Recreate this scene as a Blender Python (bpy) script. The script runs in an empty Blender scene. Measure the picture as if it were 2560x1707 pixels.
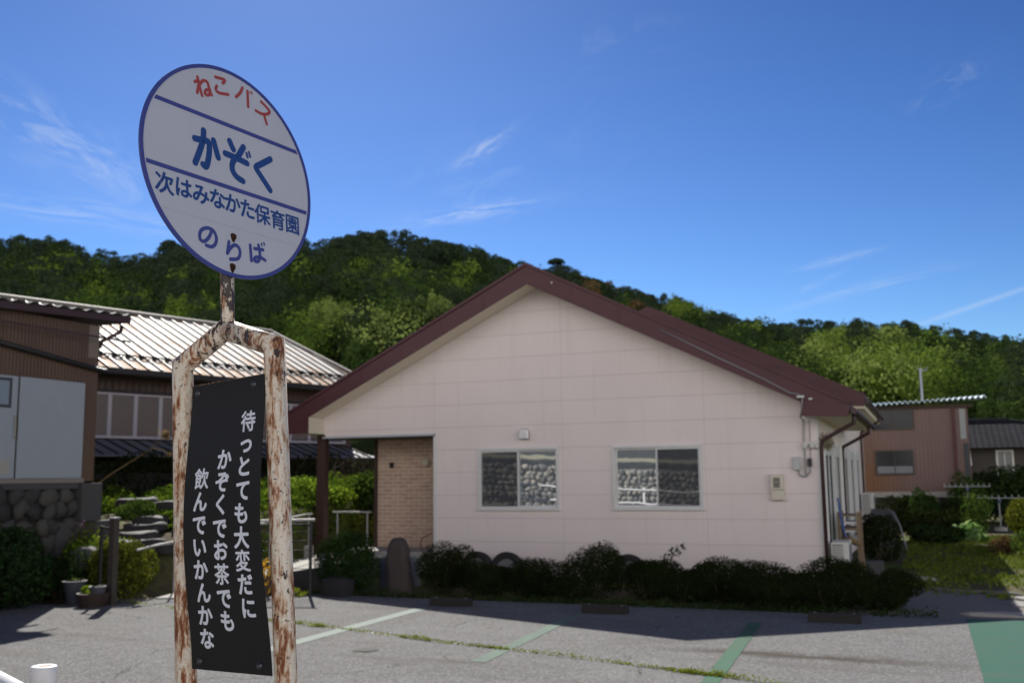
import bpy, math, random
import numpy as np
from mathutils import Vector, Matrix
R = math.radians
sc = bpy.context.scene
COL = sc.collection

# ---------------------------------------------------------------- camera
# World frame: x runs along the front wall of the pink house, y goes into the house, z is up.
CAM = Vector((11.95, -18.70, 1.90))
YAW, PITCH, ROLL = R(21.99), R(7.63), R(0.653)
_fw = Vector((-math.sin(YAW) * math.cos(PITCH), math.cos(YAW) * math.cos(PITCH), math.sin(PITCH)))
_r0 = Vector((math.cos(YAW), math.sin(YAW), 0))
_u0 = _r0.cross(_fw)
_r = _r0 * math.cos(ROLL) - _u0 * math.sin(ROLL)
_u = _r0 * math.sin(ROLL) + _u0 * math.cos(ROLL)
cd = bpy.data.cameras.new('camera')
cam = bpy.data.objects.new('camera', cd); COL.objects.link(cam)
m = Matrix((( _r.x, _u.x, -_fw.x, CAM.x), (_r.y, _u.y, -_fw.y, CAM.y), (_r.z, _u.z, -_fw.z, CAM.z), (0, 0, 0, 1)))
cam.matrix_world = m
cd.lens = 35.55; cd.sensor_width = 36; cd.clip_start = .05; cd.clip_end = 5000
cd.dof.use_dof = True; cd.dof.focus_distance = 2.42; cd.dof.aperture_fstop = 6.0
sc.camera = cam

# ---------------------------------------------------------------- light
SUN = Vector((-.715, 1.01, 1.0)).normalized()
EL = math.asin(SUN.z); AZ = math.atan2(SUN.x, SUN.y)
ld = bpy.data.lights.new('sun', 'SUN'); ld.energy = 4.6; ld.angle = R(.53); ld.color = (1, .95, .87)
lo = bpy.data.objects.new('sun', ld); COL.objects.link(lo)
lo.rotation_euler = SUN.to_track_quat('Z', 'Y').to_euler(); lo.location = (-20, 30, 40)
sc.view_settings.view_transform = 'Standard'; sc.view_settings.look = 'None'
sc.view_settings.exposure = 0.72; sc.view_settings.gamma = 1; sc.view_settings.use_curve_mapping = False
sc.cycles.max_bounces = 8; sc.cycles.transparent_max_bounces = 16
sc.cycles.use_denoising = True
w = bpy.data.worlds.new('World'); sc.world = w; w.use_nodes = True

class NT:
    def __init__(s, nt): s.nt = nt; nt.nodes.clear()
    def n(s, t, ins=None, out=0, **p):
        nd = s.nt.nodes.new(t)
        for k, v in p.items(): setattr(nd, k, v)
        for k, v in (ins or {}).items():
            i = nd.inputs[k]
            if isinstance(v, bpy.types.NodeSocket): s.nt.links.new(v, i)
            else:
                if i.type == 'RGBA' and len(v) == 3: v = (*v, 1)
                i.default_value = v
        return nd.outputs[out] if len(nd.outputs) else None
    def math(s, op, a, b=0.0, c=None, clamp=False):
        d = {0: a, 1: b}
        if c is not None: d[2] = c
        return s.n('ShaderNodeMath', d, operation=op, use_clamp=clamp)
    def vmath(s, op, a, b=(0, 0, 0), out=0): return s.n('ShaderNodeVectorMath', {0: a, 1: b}, out=out, operation=op)
    def ramp(s, fac, stops, interp='LINEAR'):
        nd = s.nt.nodes.new('ShaderNodeValToRGB'); cr = nd.color_ramp; cr.interpolation = interp
        while len(cr.elements) < len(stops): cr.elements.new(.5)
        for e, (p, c) in zip(cr.elements, stops):
            e.position = p; e.color = (c, c, c, 1) if isinstance(c, (int, float)) else (*c, 1)
        s.nt.links.new(fac, nd.inputs[0]); return nd.outputs[0]
    def mix(s, f, a, b, mode='MIX'):
        return s.n('ShaderNodeMix', {0: f, 6: a, 7: b}, out=2, data_type='RGBA', blend_type=mode)
    def noise(s, vec, scale, detail=4, rough=.55, out=0, dist=0.0):
        return s.n('ShaderNodeTexNoise', {'Vector': vec, 'Scale': scale, 'Detail': detail, 'Roughness': rough, 'Distortion': dist}, out=out)
    def mapping(s, vec, scale=(1, 1, 1), loc=(0, 0, 0), rot=(0, 0, 0)):
        return s.n('ShaderNodeMapping', {0: vec, 'Scale': scale, 'Location': loc, 'Rotation': rot})

# sky with thin cirrus
W = NT(w.node_tree)
sky = W.n('ShaderNodeTexSky', sky_type='NISHITA', sun_disc=False, sun_elevation=EL, sun_rotation=AZ,
          altitude=600, air_density=1.0, dust_density=0.25, ozone_density=4.0)
skyg = W.n('ShaderNodeGamma', {0: W.mix(1.0, sky, (.2, .2, .2), 'MULTIPLY'), 1: 1.62})
skyc = W.n('ShaderNodeHueSaturation', {'Hue': .502, 'Saturation': 1.03, 'Value': 4.75, 'Color': skyg})
dirv = W.n('ShaderNodeTexCoord', out=0)
def cloud(az, el, wa, we, rot, sc_, thr, amp, seed):
    # a wisp round the compass direction az (degrees right of the view), elevation el
    a = YAW - R(az); c = Vector((-math.sin(a) * math.cos(R(el)), math.cos(a) * math.cos(R(el)), math.sin(R(el))))
    e1 = Vector((math.cos(a), math.sin(a), 0)); e2 = e1.cross(c) * 1
    f1 = e1 * math.cos(R(rot)) + e2 * math.sin(R(rot)); f2 = -e1 * math.sin(R(rot)) + e2 * math.cos(R(rot))
    x = W.vmath('DOT_PRODUCT', dirv, tuple(f1), out=1); y = W.vmath('DOT_PRODUCT', dirv, tuple(f2), out=1)
    x = W.math('SUBTRACT', x, c.dot(f1)); y = W.math('SUBTRACT', y, c.dot(f2)); zz = W.vmath('DOT_PRODUCT', dirv, tuple(c), out=1)
    xs = W.math('DIVIDE', x, math.radians(wa)); ys = W.math('DIVIDE', y, math.radians(we))
    v = W.n('ShaderNodeCombineXYZ', {0: xs, 1: ys, 2: seed * 3.7})
    d2 = W.math('ADD', W.math('MULTIPLY', xs, xs), W.math('MULTIPLY', ys, ys))
    g = W.math('EXPONENT', W.math('MULTIPLY', d2, -1.6))
    front = W.math('GREATER_THAN', zz, 0.0)
    nz = W.noise(W.mapping(v, scale=(sc_, sc_ * .75, 1)), 1.0, 7, .62, dist=1.1)
    f = W.math('SUBTRACT', nz, thr); f = W.math('MULTIPLY', f, 3.0, clamp=True)
    return W.math('MULTIPLY', W.math('MULTIPLY', W.math('MULTIPLY', f, g), amp), front)
CL = [(-25.6, 17.9, 6.5, 1.5, -24, 1.7, .46, .48, 1), (-22.6, 13.9, 9, .7, -3, 1.6, .4, .38, 2), (-1.6, 18.4, 2.1, .45, 34, 1.5, .4, .45, 3),
      (-2.2, 14.9, 3.8, .5, 10, 1.6, .4, .55, 4), (18.1, 11.45, 2.2, .25, 11, 1.3, .38, .38, 5), (17.2, 10.3, 1.4, .22, 22, 1.3, .40, .28, 6),
      (21.5, 10.1, 4, .25, 12, 1.4, .44, .2, 7), (25.2, 8.6, 5.5, .16, 16, .8, .2, .2, 8), (24.4, 19.9, 2.2, .8, 25, 1.6, .46, .16, 9),
      (6.5, 23.8, 4, 1.4, 8, 1.6, .5, .1, 10), (-20, 15.6, 8, 2.2, -12, 1.5, .46, .25, 11), (-1, 16.5, 7, 3, 20, 1.6, .48, .16, 12), (18, 9.6, 5, .3, 14, 1.2, .4, .25, 13)]
cf = None
for c in CL:
    k = cloud(*c); cf = k if cf is None else W.math('ADD', cf, k, clamp=True)
cmix = W.mix(cf, skyc, (9.5, 10.2, 11.2))
# broken bright cumulus added behind the camera, out of view, to brighten shaded walls
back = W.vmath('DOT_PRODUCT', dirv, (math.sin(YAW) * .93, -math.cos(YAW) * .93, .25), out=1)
fill_cloud = W.noise(W.mapping(dirv, scale=(2.6, 2.6, 4.2), loc=(.3, 1.1, .2)), 1.0, 7, .55, dist=.25)
fill_cloud = W.math('MULTIPLY', W.ramp(fill_cloud, [(.35, 0), (.44, 1)]), W.math('MULTIPLY', W.ramp(back, [(.02, 0), (.3, 1)]), W.ramp(W.n('ShaderNodeSeparateXYZ', {0: dirv}, out=2), [(.30, 1), (.46, 0)])))
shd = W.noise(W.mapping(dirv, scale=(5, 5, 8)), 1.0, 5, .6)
cmix = W.mix(fill_cloud, cmix, W.ramp(shd, [(.3, (21, 20.4, 20.5)), (.65, (33, 31.2, 30.2))]))
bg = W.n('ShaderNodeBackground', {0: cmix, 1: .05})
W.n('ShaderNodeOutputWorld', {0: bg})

# ---------------------------------------------------------------- helpers
def link(o, parent=None):
    COL.objects.link(o)
    if parent is not None: o.parent = parent
    return o
def tag(o, label=None, cat=None, group=None, kind=None):
    if label: o['label'] = label
    if cat: o['category'] = cat
    if group: o['group'] = group
    if kind: o['kind'] = kind
    return o
def thing(name, label, cat, loc=(0, 0, 0), rz=0.0, group=None):
    o = bpy.data.objects.new(name, None); link(o); o.location = loc; o.rotation_euler = (0, 0, rz); o.empty_display_size = .2
    return tag(o, label, cat, group)
class MB:
    def __init__(s): s.v = []; s.f = []; s.mi = None
    def add(s, vs, fs):
        b = len(s.v); s.v += [tuple(v) for v in vs]; s.f += [tuple(b + i for i in f) for f in fs]; return s
    def box(s, x0, x1, y0, y1, z0, z1):
        return s.add([(x0, y0, z0), (x1, y0, z0), (x1, y1, z0), (x0, y1, z0), (x0, y0, z1), (x1, y0, z1), (x1, y1, z1), (x0, y1, z1)],
                     [(3, 2, 1, 0), (4, 5, 6, 7), (0, 1, 5, 4), (1, 2, 6, 5), (2, 3, 7, 6), (3, 0, 4, 7)])
    def prism(s, poly, ax, a, b):
        n = len(poly); d = {'y': lambda p, t: (p[0], t, p[1]), 'x': lambda p, t: (t, p[0], p[1]), 'z': lambda p, t: (p[0], p[1], t)}[ax]
        vs = [d(p, a) for p in poly] + [d(p, b) for p in poly]
        return s.add(vs, [tuple(range(n)), tuple(range(2 * n - 1, n - 1, -1))] + [(i, i + n, (i + 1) % n + n, (i + 1) % n) for i in range(n)])
    def ring(s, c, a, b, r, n): return [c + a * (r * math.cos(2 * math.pi * i / n)) + b * (r * math.sin(2 * math.pi * i / n)) for i in range(n)]
    def tube(s, pts, r, n=12, cap=True):
        pts = [Vector(p) for p in pts]
        rr = r if isinstance(r, (list, tuple)) else [r] * len(pts)
        ds = [(pts[i + 1] - pts[i]).normalized() for i in range(len(pts) - 1)]
        up = Vector((0, 0, 1)) if abs(ds[0].z) < .9 else Vector((1, 0, 0))
        a = ds[0].cross(up).normalized(); b = ds[0].cross(a)
        rings = [s.ring(pts[0], a, b, rr[0], n)]
        for i in range(1, len(pts)):
            nrm = (ds[i - 1] + ds[i]).normalized() if i < len(pts) - 1 else ds[-1]
            q = []
            for p in rings[-1]:
                o = p - pts[i - 1]; o = o * (rr[i] / rr[i - 1]); base = pts[i - 1] + o
                t = (pts[i] - base).dot(nrm) / max(.15, ds[i - 1].dot(nrm)); q.append(base + ds[i - 1] * t)
            if i < len(pts) - 1:
                pass
            rings.append(q)
        b0 = len(s.v)
        for q in rings: s.v += [tuple(p) for p in q]
        for i in range(len(rings) - 1):
            for k in range(n):
                k2 = (k + 1) % n
                s.f.append((b0 + i * n + k, b0 + i * n + k2, b0 + (i + 1) * n + k2, b0 + (i + 1) * n + k))
        if cap:
            s.f.append(tuple(b0 + k for k in range(n - 1, -1, -1))); s.f.append(tuple(b0 + (len(rings) - 1) * n + k for k in range(n)))
        return s
    def lathe(s, prof, c=(0, 0, 0), n=20):   # prof: (r, z)
        b0 = len(s.v)
        for r, z in prof:
            for k in range(n): s.v.append((c[0] + r * math.cos(2 * math.pi * k / n), c[1] + r * math.sin(2 * math.pi * k / n), c[2] + z))
        for i in range(len(prof) - 1):
            for k in range(n):
                k2 = (k + 1) % n; s.f.append((b0 + i * n + k, b0 + i * n + k2, b0 + (i + 1) * n + k2, b0 + (i + 1) * n + k))
        return s
    def grid(s, fn, nu, nv):
        b0 = len(s.v)
        for i in range(nu + 1):
            for j in range(nv + 1): s.v.append(tuple(fn(i / nu, j / nv)))
        for i in range(nu):
            for j in range(nv):
                a = b0 + i * (nv + 1) + j; s.f.append((a, a + nv + 1, a + nv + 2, a + 1))
        return s
    def build(s, name, mat, parent=None, smooth=False, bevel=0.0, loc=None):
        me = bpy.data.meshes.new(name); me.from_pydata(s.v, [], s.f)
        for mm in (mat if isinstance(mat, (list, tuple)) else [mat]): me.materials.append(mm)
        if s.mi: me.polygons.foreach_set('material_index', s.mi)
        if smooth: me.polygons.foreach_set('use_smooth', [True] * len(me.polygons))
        me.update(); me.validate()
        o = bpy.data.objects.new(name, me); link(o, parent)
        if loc: o.location = loc
        if bevel:
            bv = o.modifiers.new('bevel', 'BEVEL'); bv.width = bevel; bv.segments = 2; bv.limit_method = 'ANGLE'; bv.angle_limit = R(40)
        return o
def fast_mesh(name, V, F, mats, parent=None, mi=None):   # V (n,3), F (m,4) numpy
    me = bpy.data.meshes.new(name); n, mq = len(V), len(F)
    me.vertices.add(n); me.vertices.foreach_set('co', np.ascontiguousarray(V, np.float32).ravel())
    me.loops.add(mq * 4); me.loops.foreach_set('vertex_index', np.ascontiguousarray(F, np.int32).ravel())
    me.polygons.add(mq); me.polygons.foreach_set('loop_start', np.arange(mq, dtype=np.int32) * 4)
    for mm in (mats if isinstance(mats, (list, tuple)) else [mats]): me.materials.append(mm)
    if mi is not None: me.polygons.foreach_set('material_index', np.ascontiguousarray(mi, np.int32))
    me.update(calc_edges=True)
    o = bpy.data.objects.new(name, me); link(o, parent); return o
rng = np.random.default_rng(7)
def leaf_quads(P, Nn, size, asp=.55, rg=rng, jit=.6):
    n = len(P); Nn = Nn + rg.normal(0, jit, (n, 3)); Nn /= np.linalg.norm(Nn, axis=1)[:, None] + 1e-9
    t = rg.normal(0, 1, (n, 3)); t -= Nn * (t * Nn).sum(1)[:, None]; t /= np.linalg.norm(t, axis=1)[:, None] + 1e-9
    b = np.cross(Nn, t); sz = (np.asarray(size) * rg.uniform(.65, 1.35, n))[:, None]
    V = np.stack([P - t * sz, P - b * sz * asp + Nn * sz * .12, P + t * sz, P + b * sz * asp + Nn * sz * .12], 1).reshape(-1, 3)
    F = np.arange(n * 4).reshape(n, 4); return V, F
def leaves(name, P, Nn, size, mat, parent=None, asp=.55, rg=rng, jit=.8):
    V, F = leaf_quads(np.asarray(P, float), np.asarray(Nn, float), size, asp, rg, jit)
    return fast_mesh(name, V, F, mat, parent)
def sph(n, rg=rng):
    d = rg.normal(0, 1, (n, 3)); return d / np.linalg.norm(d, axis=1)[:, None]
def blob_pts(blobs, n, rg=rng, inner=.72):
    # blobs: list of (cx,cy,cz,rx,ry,rz); leaves sit near each lump's skin, thinned at random so gaps show
    B = np.array(blobs, float); wgt = (B[:, 3] * B[:, 5]); wgt /= wgt.sum(); k = rg.choice(len(B), n, p=wgt); d = sph(n, rg)
    rad = rg.uniform(inner, 1.06, n)[:, None]; P = B[k, :3] + d * B[k, 3:] * rad; return P, d
def lumps(rx, ry, rz, k, seed, z0=0.0, sub=.5):
    rg = np.random.default_rng(seed); out = [(0, 0, z0 + rz * .5, rx * .8, ry * .8, rz * .52)]
    for i in range(k):
        a = rg.uniform(0, 2 * math.pi); q = rg.uniform(.35, .75); zz = rg.uniform(.35, .8)
        out.append((rx * q * math.cos(a), ry * q * math.sin(a), z0 + rz * zz, rx * sub * rg.uniform(.7, 1.2), ry * sub * rg.uniform(.7, 1.2), rz * .36 * rg.uniform(.7, 1.2)))
    return out
def copy_tree(o, parent=None):
    c = o.copy(); COL.objects.link(c); c.parent = parent
    for ch in list(o.children): copy_tree(ch, c)
    return c

# ---------------------------------------------------------------- materials
MATS = {}
def mat(name, fn=None, color=None, rough=.6, metal=0.0, spec=.4, bump=None):
    if name in MATS: return MATS[name]
    mt = bpy.data.materials.new(name); mt.use_nodes = True; T = NT(mt.node_tree); MATS[name] = mt
    if fn: fn(T)
    else:
        co = T.n('ShaderNodeTexCoord', out=3)
        nz = T.noise(co, 5.0, 5, .6); nz2 = T.noise(co, 60.0, 3, .6)
        c = T.mix(T.ramp(nz, [(.3, .0), (.75, .16)]), color, tuple(k * .62 for k in color))
        c = T.mix(T.ramp(nz2, [(.45, .0), (.8, .18)]), c, tuple(min(1, k * 1.25) for k in color))
        b = T.n('ShaderNodeBump', {'Strength': .15, 'Distance': .004, 'Height': nz2})
        p = T.n('ShaderNodeBsdfPrincipled', {'Base Color': c, 'Roughness': rough, 'Metallic': metal, 'Specular IOR Level': spec, 'Normal': b})
        T.n('ShaderNodeOutputMaterial', {0: p})
    return mt
def bsdf(T, c, rough=.6, metal=0.0, spec=.4, normal=None, **k):
    d = {'Base Color': c, 'Roughness': rough, 'Metallic': metal, 'Specular IOR Level': spec}
    if normal is not None: d['Normal'] = normal
    d.update(k); p = T.n('ShaderNodeBsdfPrincipled', d); T.n('ShaderNodeOutputMaterial', {0: p}); return p
def foliage(name, c1, c2, c3=None, trans=.35, big=0.0):
    def fn(T):
        isl = T.n('ShaderNodeNewGeometry', out='Random Per Island')
        c = T.ramp(isl, [(0, c1), (.6, c2), (1, c3 or c2)])
        if big:
            co = T.n('ShaderNodeTexCoord', out=3)
            nz = T.noise(co, big, 2, .5); c = T.mix(T.ramp(nz, [(.35, 0), (.65, .55)]), c, tuple(k * .55 for k in c1))
        d = T.n('ShaderNodeBsdfPrincipled', {'Base Color': c, 'Roughness': .9, 'Specular IOR Level': .0})
        t = T.n('ShaderNodeBsdfTranslucent', {0: T.mix(.5, c, T.mix(1.0, c, (1.0, 1.0, .35), 'MULTIPLY'))})
        T.n('ShaderNodeOutputMaterial', {0: T.n('ShaderNodeMixShader', {0: trans, 1: d, 2: t})})
    return mat(name, fn)
L_PINE = foliage('pine_needles', (.022, .037, .024), (.040, .060, .035), (.058, .08, .046), .14)
L_DARK = foliage('dark_leaf', (.02, .038, .014), (.035, .062, .02), (.055, .088, .028), .25)
L_MID = foliage('mid_leaf', (.036, .068, .016), (.062, .105, .024), (.10, .15, .036), .35)
L_LIME = foliage('spring_leaf', (.11, .18, .02), (.17, .26, .03), (.24, .33, .06), .45)
L_PALE = foliage('pale_spring_leaf', (.12, .19, .05), (.19, .27, .085), (.27, .35, .13), .45)
L_RUST = foliage('brown_red_leaf', (.08, .055, .03), (.13, .085, .045), (.16, .11, .06), .3)
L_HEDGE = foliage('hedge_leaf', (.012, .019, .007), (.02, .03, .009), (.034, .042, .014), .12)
L_ROUND = foliage('box_bush_leaf', (.016, .034, .011), (.028, .056, .016), (.04, .075, .022), .2)
L_YEL = foliage('yellow_green_leaf', (.065, .08, .016), (.115, .13, .022), (.20, .215, .036), .32)
L_GRASS = foliage('grass_blade', (.075, .115, .018), (.125, .17, .026), (.18, .21, .05), .3)
L_WEED = foliage('crack_weed', (.14, .18, .02), (.22, .27, .03), (.3, .3, .06), .35)
L_DRY = foliage('dry_stalk', (.16, .105, .05), (.24, .17, .09), (.5, .4, .22), .2)
H_DARK = foliage('hill_dark_leaf', (.022, .042, .018), (.034, .058, .02), (.046, .078, .026), .1)
H_MID = foliage('hill_mid_leaf', (.040, .074, .02), (.058, .10, .026), (.082, .13, .034), .16)
H_LIME = foliage('hill_spring_leaf', (.10, .165, .03), (.14, .215, .038), (.20, .28, .054), .2)
H_PALE = foliage('hill_pale_leaf', (.16, .225, .06), (.22, .285, .085), (.29, .355, .12), .22)
L_DEEP = foliage('deep_green_leaf', (.014, .032, .012), (.026, .052, .018), (.042, .075, .026), .2)
H_BANK = foliage('bank_leaf', (.035, .075, .012), (.10, .165, .022), (.19, .25, .035), .35)
L_HOSTA = foliage('hosta_leaf', (.1, .2, .05), (.2, .34, .12), (.38, .5, .28), .35)
L_FLOWER = foliage('purple_flower', (.12, .08, .3), (.2, .12, .4), (.35, .25, .5), .3)
L_ORANGE = foliage('orange_flower', (.5, .25, .03), (.65, .38, .04), (.7, .5, .1), .3)
BARK = mat('bark', color=(.09, .065, .045), rough=.9)

def m_asphalt(T):
    co = T.n('ShaderNodeTexCoord', out=3)
    big = T.noise(co, .35, 4, .6); mid = T.noise(co, 2.2, 5, .6); fine = T.noise(co, 90, 2, .5)
    vo = T.n('ShaderNodeTexVoronoi', {'Vector': co, 'Scale': 52.0}, out=1)
    v1 = T.n('ShaderNodeSeparateColor', {0: vo})
    c = T.ramp(big, [(.3, (.138, .139, .139)), (.7, (.186, .187, .188))])
    c = T.mix(T.ramp(mid, [(.35, .5), (.62, 0)]), c, (.132, .125, .118))
    c = T.mix(T.ramp(v1, [(.6, 0), (.97, .7)]), c, (.29, .29, .29))
    c = T.mix(T.ramp(v1, [(0.0, .6), (.3, 0)]), c, (.085, .085, .085))
    cw = T.n('ShaderNodeTexVoronoi', {'Vector': T.vmath('ADD', co, T.vmath('MULTIPLY', T.noise(co, 1.1, 5, .6, out=1), (1.1, 1.1, 0))), 'Scale': .42}, out=0, feature='DISTANCE_TO_EDGE')
    crk = T.math('MULTIPLY', T.math('LESS_THAN', cw, .0035), T.ramp(T.noise(co, .6, 3), [(.48, 0), (.6, .75)]))
    c = T.mix(crk, c, (.035, .033, .03))
    c = T.mix(T.ramp(T.noise(T.mapping(co, scale=(.5, 2.2, 1), loc=(9, 4, 0)), 1, 4, .5), [(.56, 0), (.6, .3)]), c, (.15, .15, .155))
    # long dark damp stain beside the third line and brownish washes
    st = T.noise(T.mapping(co, scale=(.35, 1.6, 1), loc=(3, 1, 0), rot=(0, 0, R(12))), 1.0, 5, .6)
    c = T.mix(T.ramp(st, [(.56, 0), (.70, .6)]), c, (.112, .10, .09))
    xx = T.n('ShaderNodeSeparateXYZ', {0: co})
    dy = T.math('ADD', T.math('MULTIPLY_ADD', T.n('ShaderNodeSeparateXYZ', {0: co}, out=0), .04, 6.95), T.n('ShaderNodeSeparateXYZ', {0: co}, out=1))
    dy = T.math('ADD', dy, T.math('MULTIPLY', T.math('SUBTRACT', mid, .5), .5))
    band = T.math('EXPONENT', T.math('MULTIPLY', T.math('MULTIPLY', dy, dy), -45.0))
    inx = T.math('MULTIPLY', T.math('GREATER_THAN', xx, 9.0), T.math('LESS_THAN', xx, 12.4))
    fad = T.ramp(T.math('DIVIDE', T.math('SUBTRACT', xx, 9.0), 3.4), [(0, 0), (.25, 1), (.6, 1), (1, 0)])
    c = T.mix(T.math('MULTIPLY', T.math('MULTIPLY', band, inx), T.math('MULTIPLY', fad, .75)), c, (.05, .038, .03))
    b = T.n('ShaderNodeBump', {'Strength': .55, 'Distance': .006, 'Height': v1})
    bsdf(T, c, .95, 0, .06, b)
ASPHALT = mat('asphalt', m_asphalt)
def paint(col, wear):
    def fn(T):
        co = T.n('ShaderNodeTexCoord', out=3)
        n1 = T.noise(co, 3.0, 6, .65); n2 = T.noise(co, 70, 3, .6)
        f = T.math('ADD', T.math('MULTIPLY', n1, .6), T.math('MULTIPLY', n2, .5))
        c = T.mix(T.ramp(f, [(wear, .05), (wear + .2, .6)]), col, (.10, .105, .10))
        bsdf(T, c, .9, 0, .1, T.n('ShaderNodeBump', {'Strength': .4, 'Distance': .004, 'Height': n2}))
    return fn
P_PALE = mat('worn_pale_paint', paint((.27, .31, .285), .6)); P_MINT = mat('worn_mint_paint', paint((.15, .205, .17), .52)); P_GREEN = mat('worn_green_paint', paint((.065, .15, .098), .5))
P_TEAL = mat('green_paved_paint', paint((.04, .122, .09), .5))
def m_siding(T):
    co = T.n('ShaderNodeTexCoord', out=3); sx = T.n('ShaderNodeSeparateXYZ', {0: co}, out=0); sz = T.n('ShaderNodeSeparateXYZ', {0: co}, out=2)
    k = T.math('PINGPONG', T.math('SUBTRACT', sz, 2.463), .2275)
    g = T.math('LESS_THAN', k, .006)
    for x in (5.43, 8.21, 2.66):
        g = T.math('MAXIMUM', g, T.math('LESS_THAN', T.math('ABSOLUTE', T.math('SUBTRACT', sx, x)), .0045))
    row = T.n('ShaderNodeTexWhiteNoise', {'W': T.math('FLOOR', T.math('DIVIDE', T.math('SUBTRACT', sz, 2.463), .455))}, out=0, noise_dimensions='1D')
    st = T.noise(co, 130, 3, .7); br = T.noise(T.mapping(co, scale=(1, 1, .35)), 1.3, 5, .6)
    c = T.mix(T.math('MULTIPLY', row, .25), (.81, .725, .70), (.785, .70, .675))
    c = T.mix(T.ramp(br, [(.45, 0), (.75, .22)]), c, (.63, .545, .515))
    sk = T.noise(T.mapping(co, scale=(7, 7, .35), loc=(2, 0, 5)), 1, 5, .7)
    low = T.ramp(T.math('ADD', sz, T.math('MULTIPLY', br, .5)), [(.3, .5), (.95, 0)])
    c = T.mix(T.math('MAXIMUM', T.ramp(sk, [(.54, 0), (.72, .28)]), T.math('MULTIPLY', low, T.ramp(sk, [(.3, .3), (.65, .8)]))), c, (.56, .49, .455))
    c = T.mix(T.ramp(st, [(.35, .28), (.6, 0)]), c, (.5, .42, .385))
    c = T.mix(T.math('MULTIPLY', g, .36), c, (.30, .24, .22))
    h = T.math('SUBTRACT', T.math('MULTIPLY', st, .35), g)
    bsdf(T, c, .75, 0, .3, T.n('ShaderNodeBump', {'Strength': .5, 'Distance': .006, 'Height': h}))
SIDING = mat('pink_siding', m_siding)
def m_brick(T):
    co = T.n('ShaderNodeTexCoord', out=3)
    v = T.n('ShaderNodeCombineXYZ', {0: T.n('ShaderNodeSeparateXYZ', {0: co}, out=0), 1: T.n('ShaderNodeSeparateXYZ', {0: co}, out=2)})
    bt = T.n('ShaderNodeTexBrick', {'Vector': v, 'Color1': (.44, .30, .225, 1), 'Color2': (.55, .40, .31, 1), 'Mortar': (.64, .53, .44, 1), 'Scale': 1.0, 'Mortar Size': .009, 'Brick Width': .26, 'Row Height': .084, 'Bias': -.1})
    bf = T.n('ShaderNodeTexBrick', {'Vector': v, 'Color1': (1, 1, 1, 1), 'Color2': (.9, .9, .9, 1), 'Mortar': (0, 0, 0, 1), 'Scale': 1.0, 'Mortar Size': .009, 'Brick Width': .26, 'Row Height': .084})
    c = T.mix(T.ramp(T.noise(co, 9, 4), [(.4, 0), (.7, .35)]), bt, (.36, .25, .18))
    bsdf(T, c, .75, 0, .3, T.n('ShaderNodeBump', {'Strength': .6, 'Distance': .008, 'Height': bf}))
BRICK = mat('brick_tile', m_brick)
def m_maroon(T):
    co = T.n('ShaderNodeTexCoord', out=3); n1 = T.noise(T.mapping(co, scale=(.5, .5, 2)), 1.6, 5, .6); n2 = T.noise(co, 40, 3, .6)
    c = T.ramp(n1, [(.3, (.062, .017, .022)), (.7, (.085, .024, .030))])
    c = T.mix(T.ramp(n2, [(.5, 0), (.8, .25)]), c, (.12, .045, .045))
    bsdf(T, c, .5, 0, .4, T.n('ShaderNodeBump', {'Strength': .1, 'Distance': .004, 'Height': n2}))
MAROON = mat('maroon_sheet', m_maroon)
SOFFIT = mat('beige_soffit', color=(.74, .66, .54), rough=.8); CREAM = mat('cream_box', color=(.62, .57, .47), rough=.5)
ALU = mat('white_aluminium', color=(.66, .66, .64), rough=.4, spec=.5); ALU_B = mat('bluish_aluminium', color=(.42, .46, .52), rough=.4)
DARKWOOD = mat('dark_brown_post', color=(.045, .022, .016), rough=.5); CONC = mat('concrete', color=(.32, .31, .29), rough=.9); CONC_D = mat('dark_concrete', color=(.065, .065, .066), rough=.9)
BLACK = mat('black_metal', color=(.015, .015, .016), rough=.45); GREYMET = mat('grey_metal', color=(.28, .28, .29), rough=.4, metal=.3); RUBBER = mat('black_rubber', color=(.018, .018, .018), rough=.7)
STEEL = mat('stainless_steel', color=(.62, .62, .63), rough=.28, metal=.95); DPIPE = mat('dark_brown_pipe', color=(.055, .028, .028), rough=.45)
DARKIN = mat('dark_room', color=(.03, .03, .032), rough=.9); WHITEP = mat('white_paint', color=(.74, .74, .75), rough=.45)
ACW = mat('appliance_white', color=(.62, .62, .58), rough=.5); ACG = mat('grille_grey', color=(.2, .2, .2), rough=.6)
STONE = mat('field_stone', color=(.11, .107, .10), rough=.9); STONE_L = mat('pale_stone', color=(.3, .29, .27), rough=.9); SLATE = mat('slate_stone', color=(.032, .031, .032), rough=.8); REDSTONE = mat('reddish_stone', color=(.06, .045, .043), rough=.85)
MORTAR = mat('wall_earth', color=(.035, .033, .03), rough=1); WOOD = mat('weathered_wood', color=(.26, .19, .12), rough=.8); WOOD_D = mat('dark_timber', color=(.05, .035, .025), rough=.8)
TERRA = mat('brown_pot', color=(.035, .021, .017), rough=.7); POTG = mat('grey_plastic', color=(.065, .07, .085), rough=.55); BLUEP = mat('blue_plastic', color=(.04, .1, .35), rough=.4)
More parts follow.
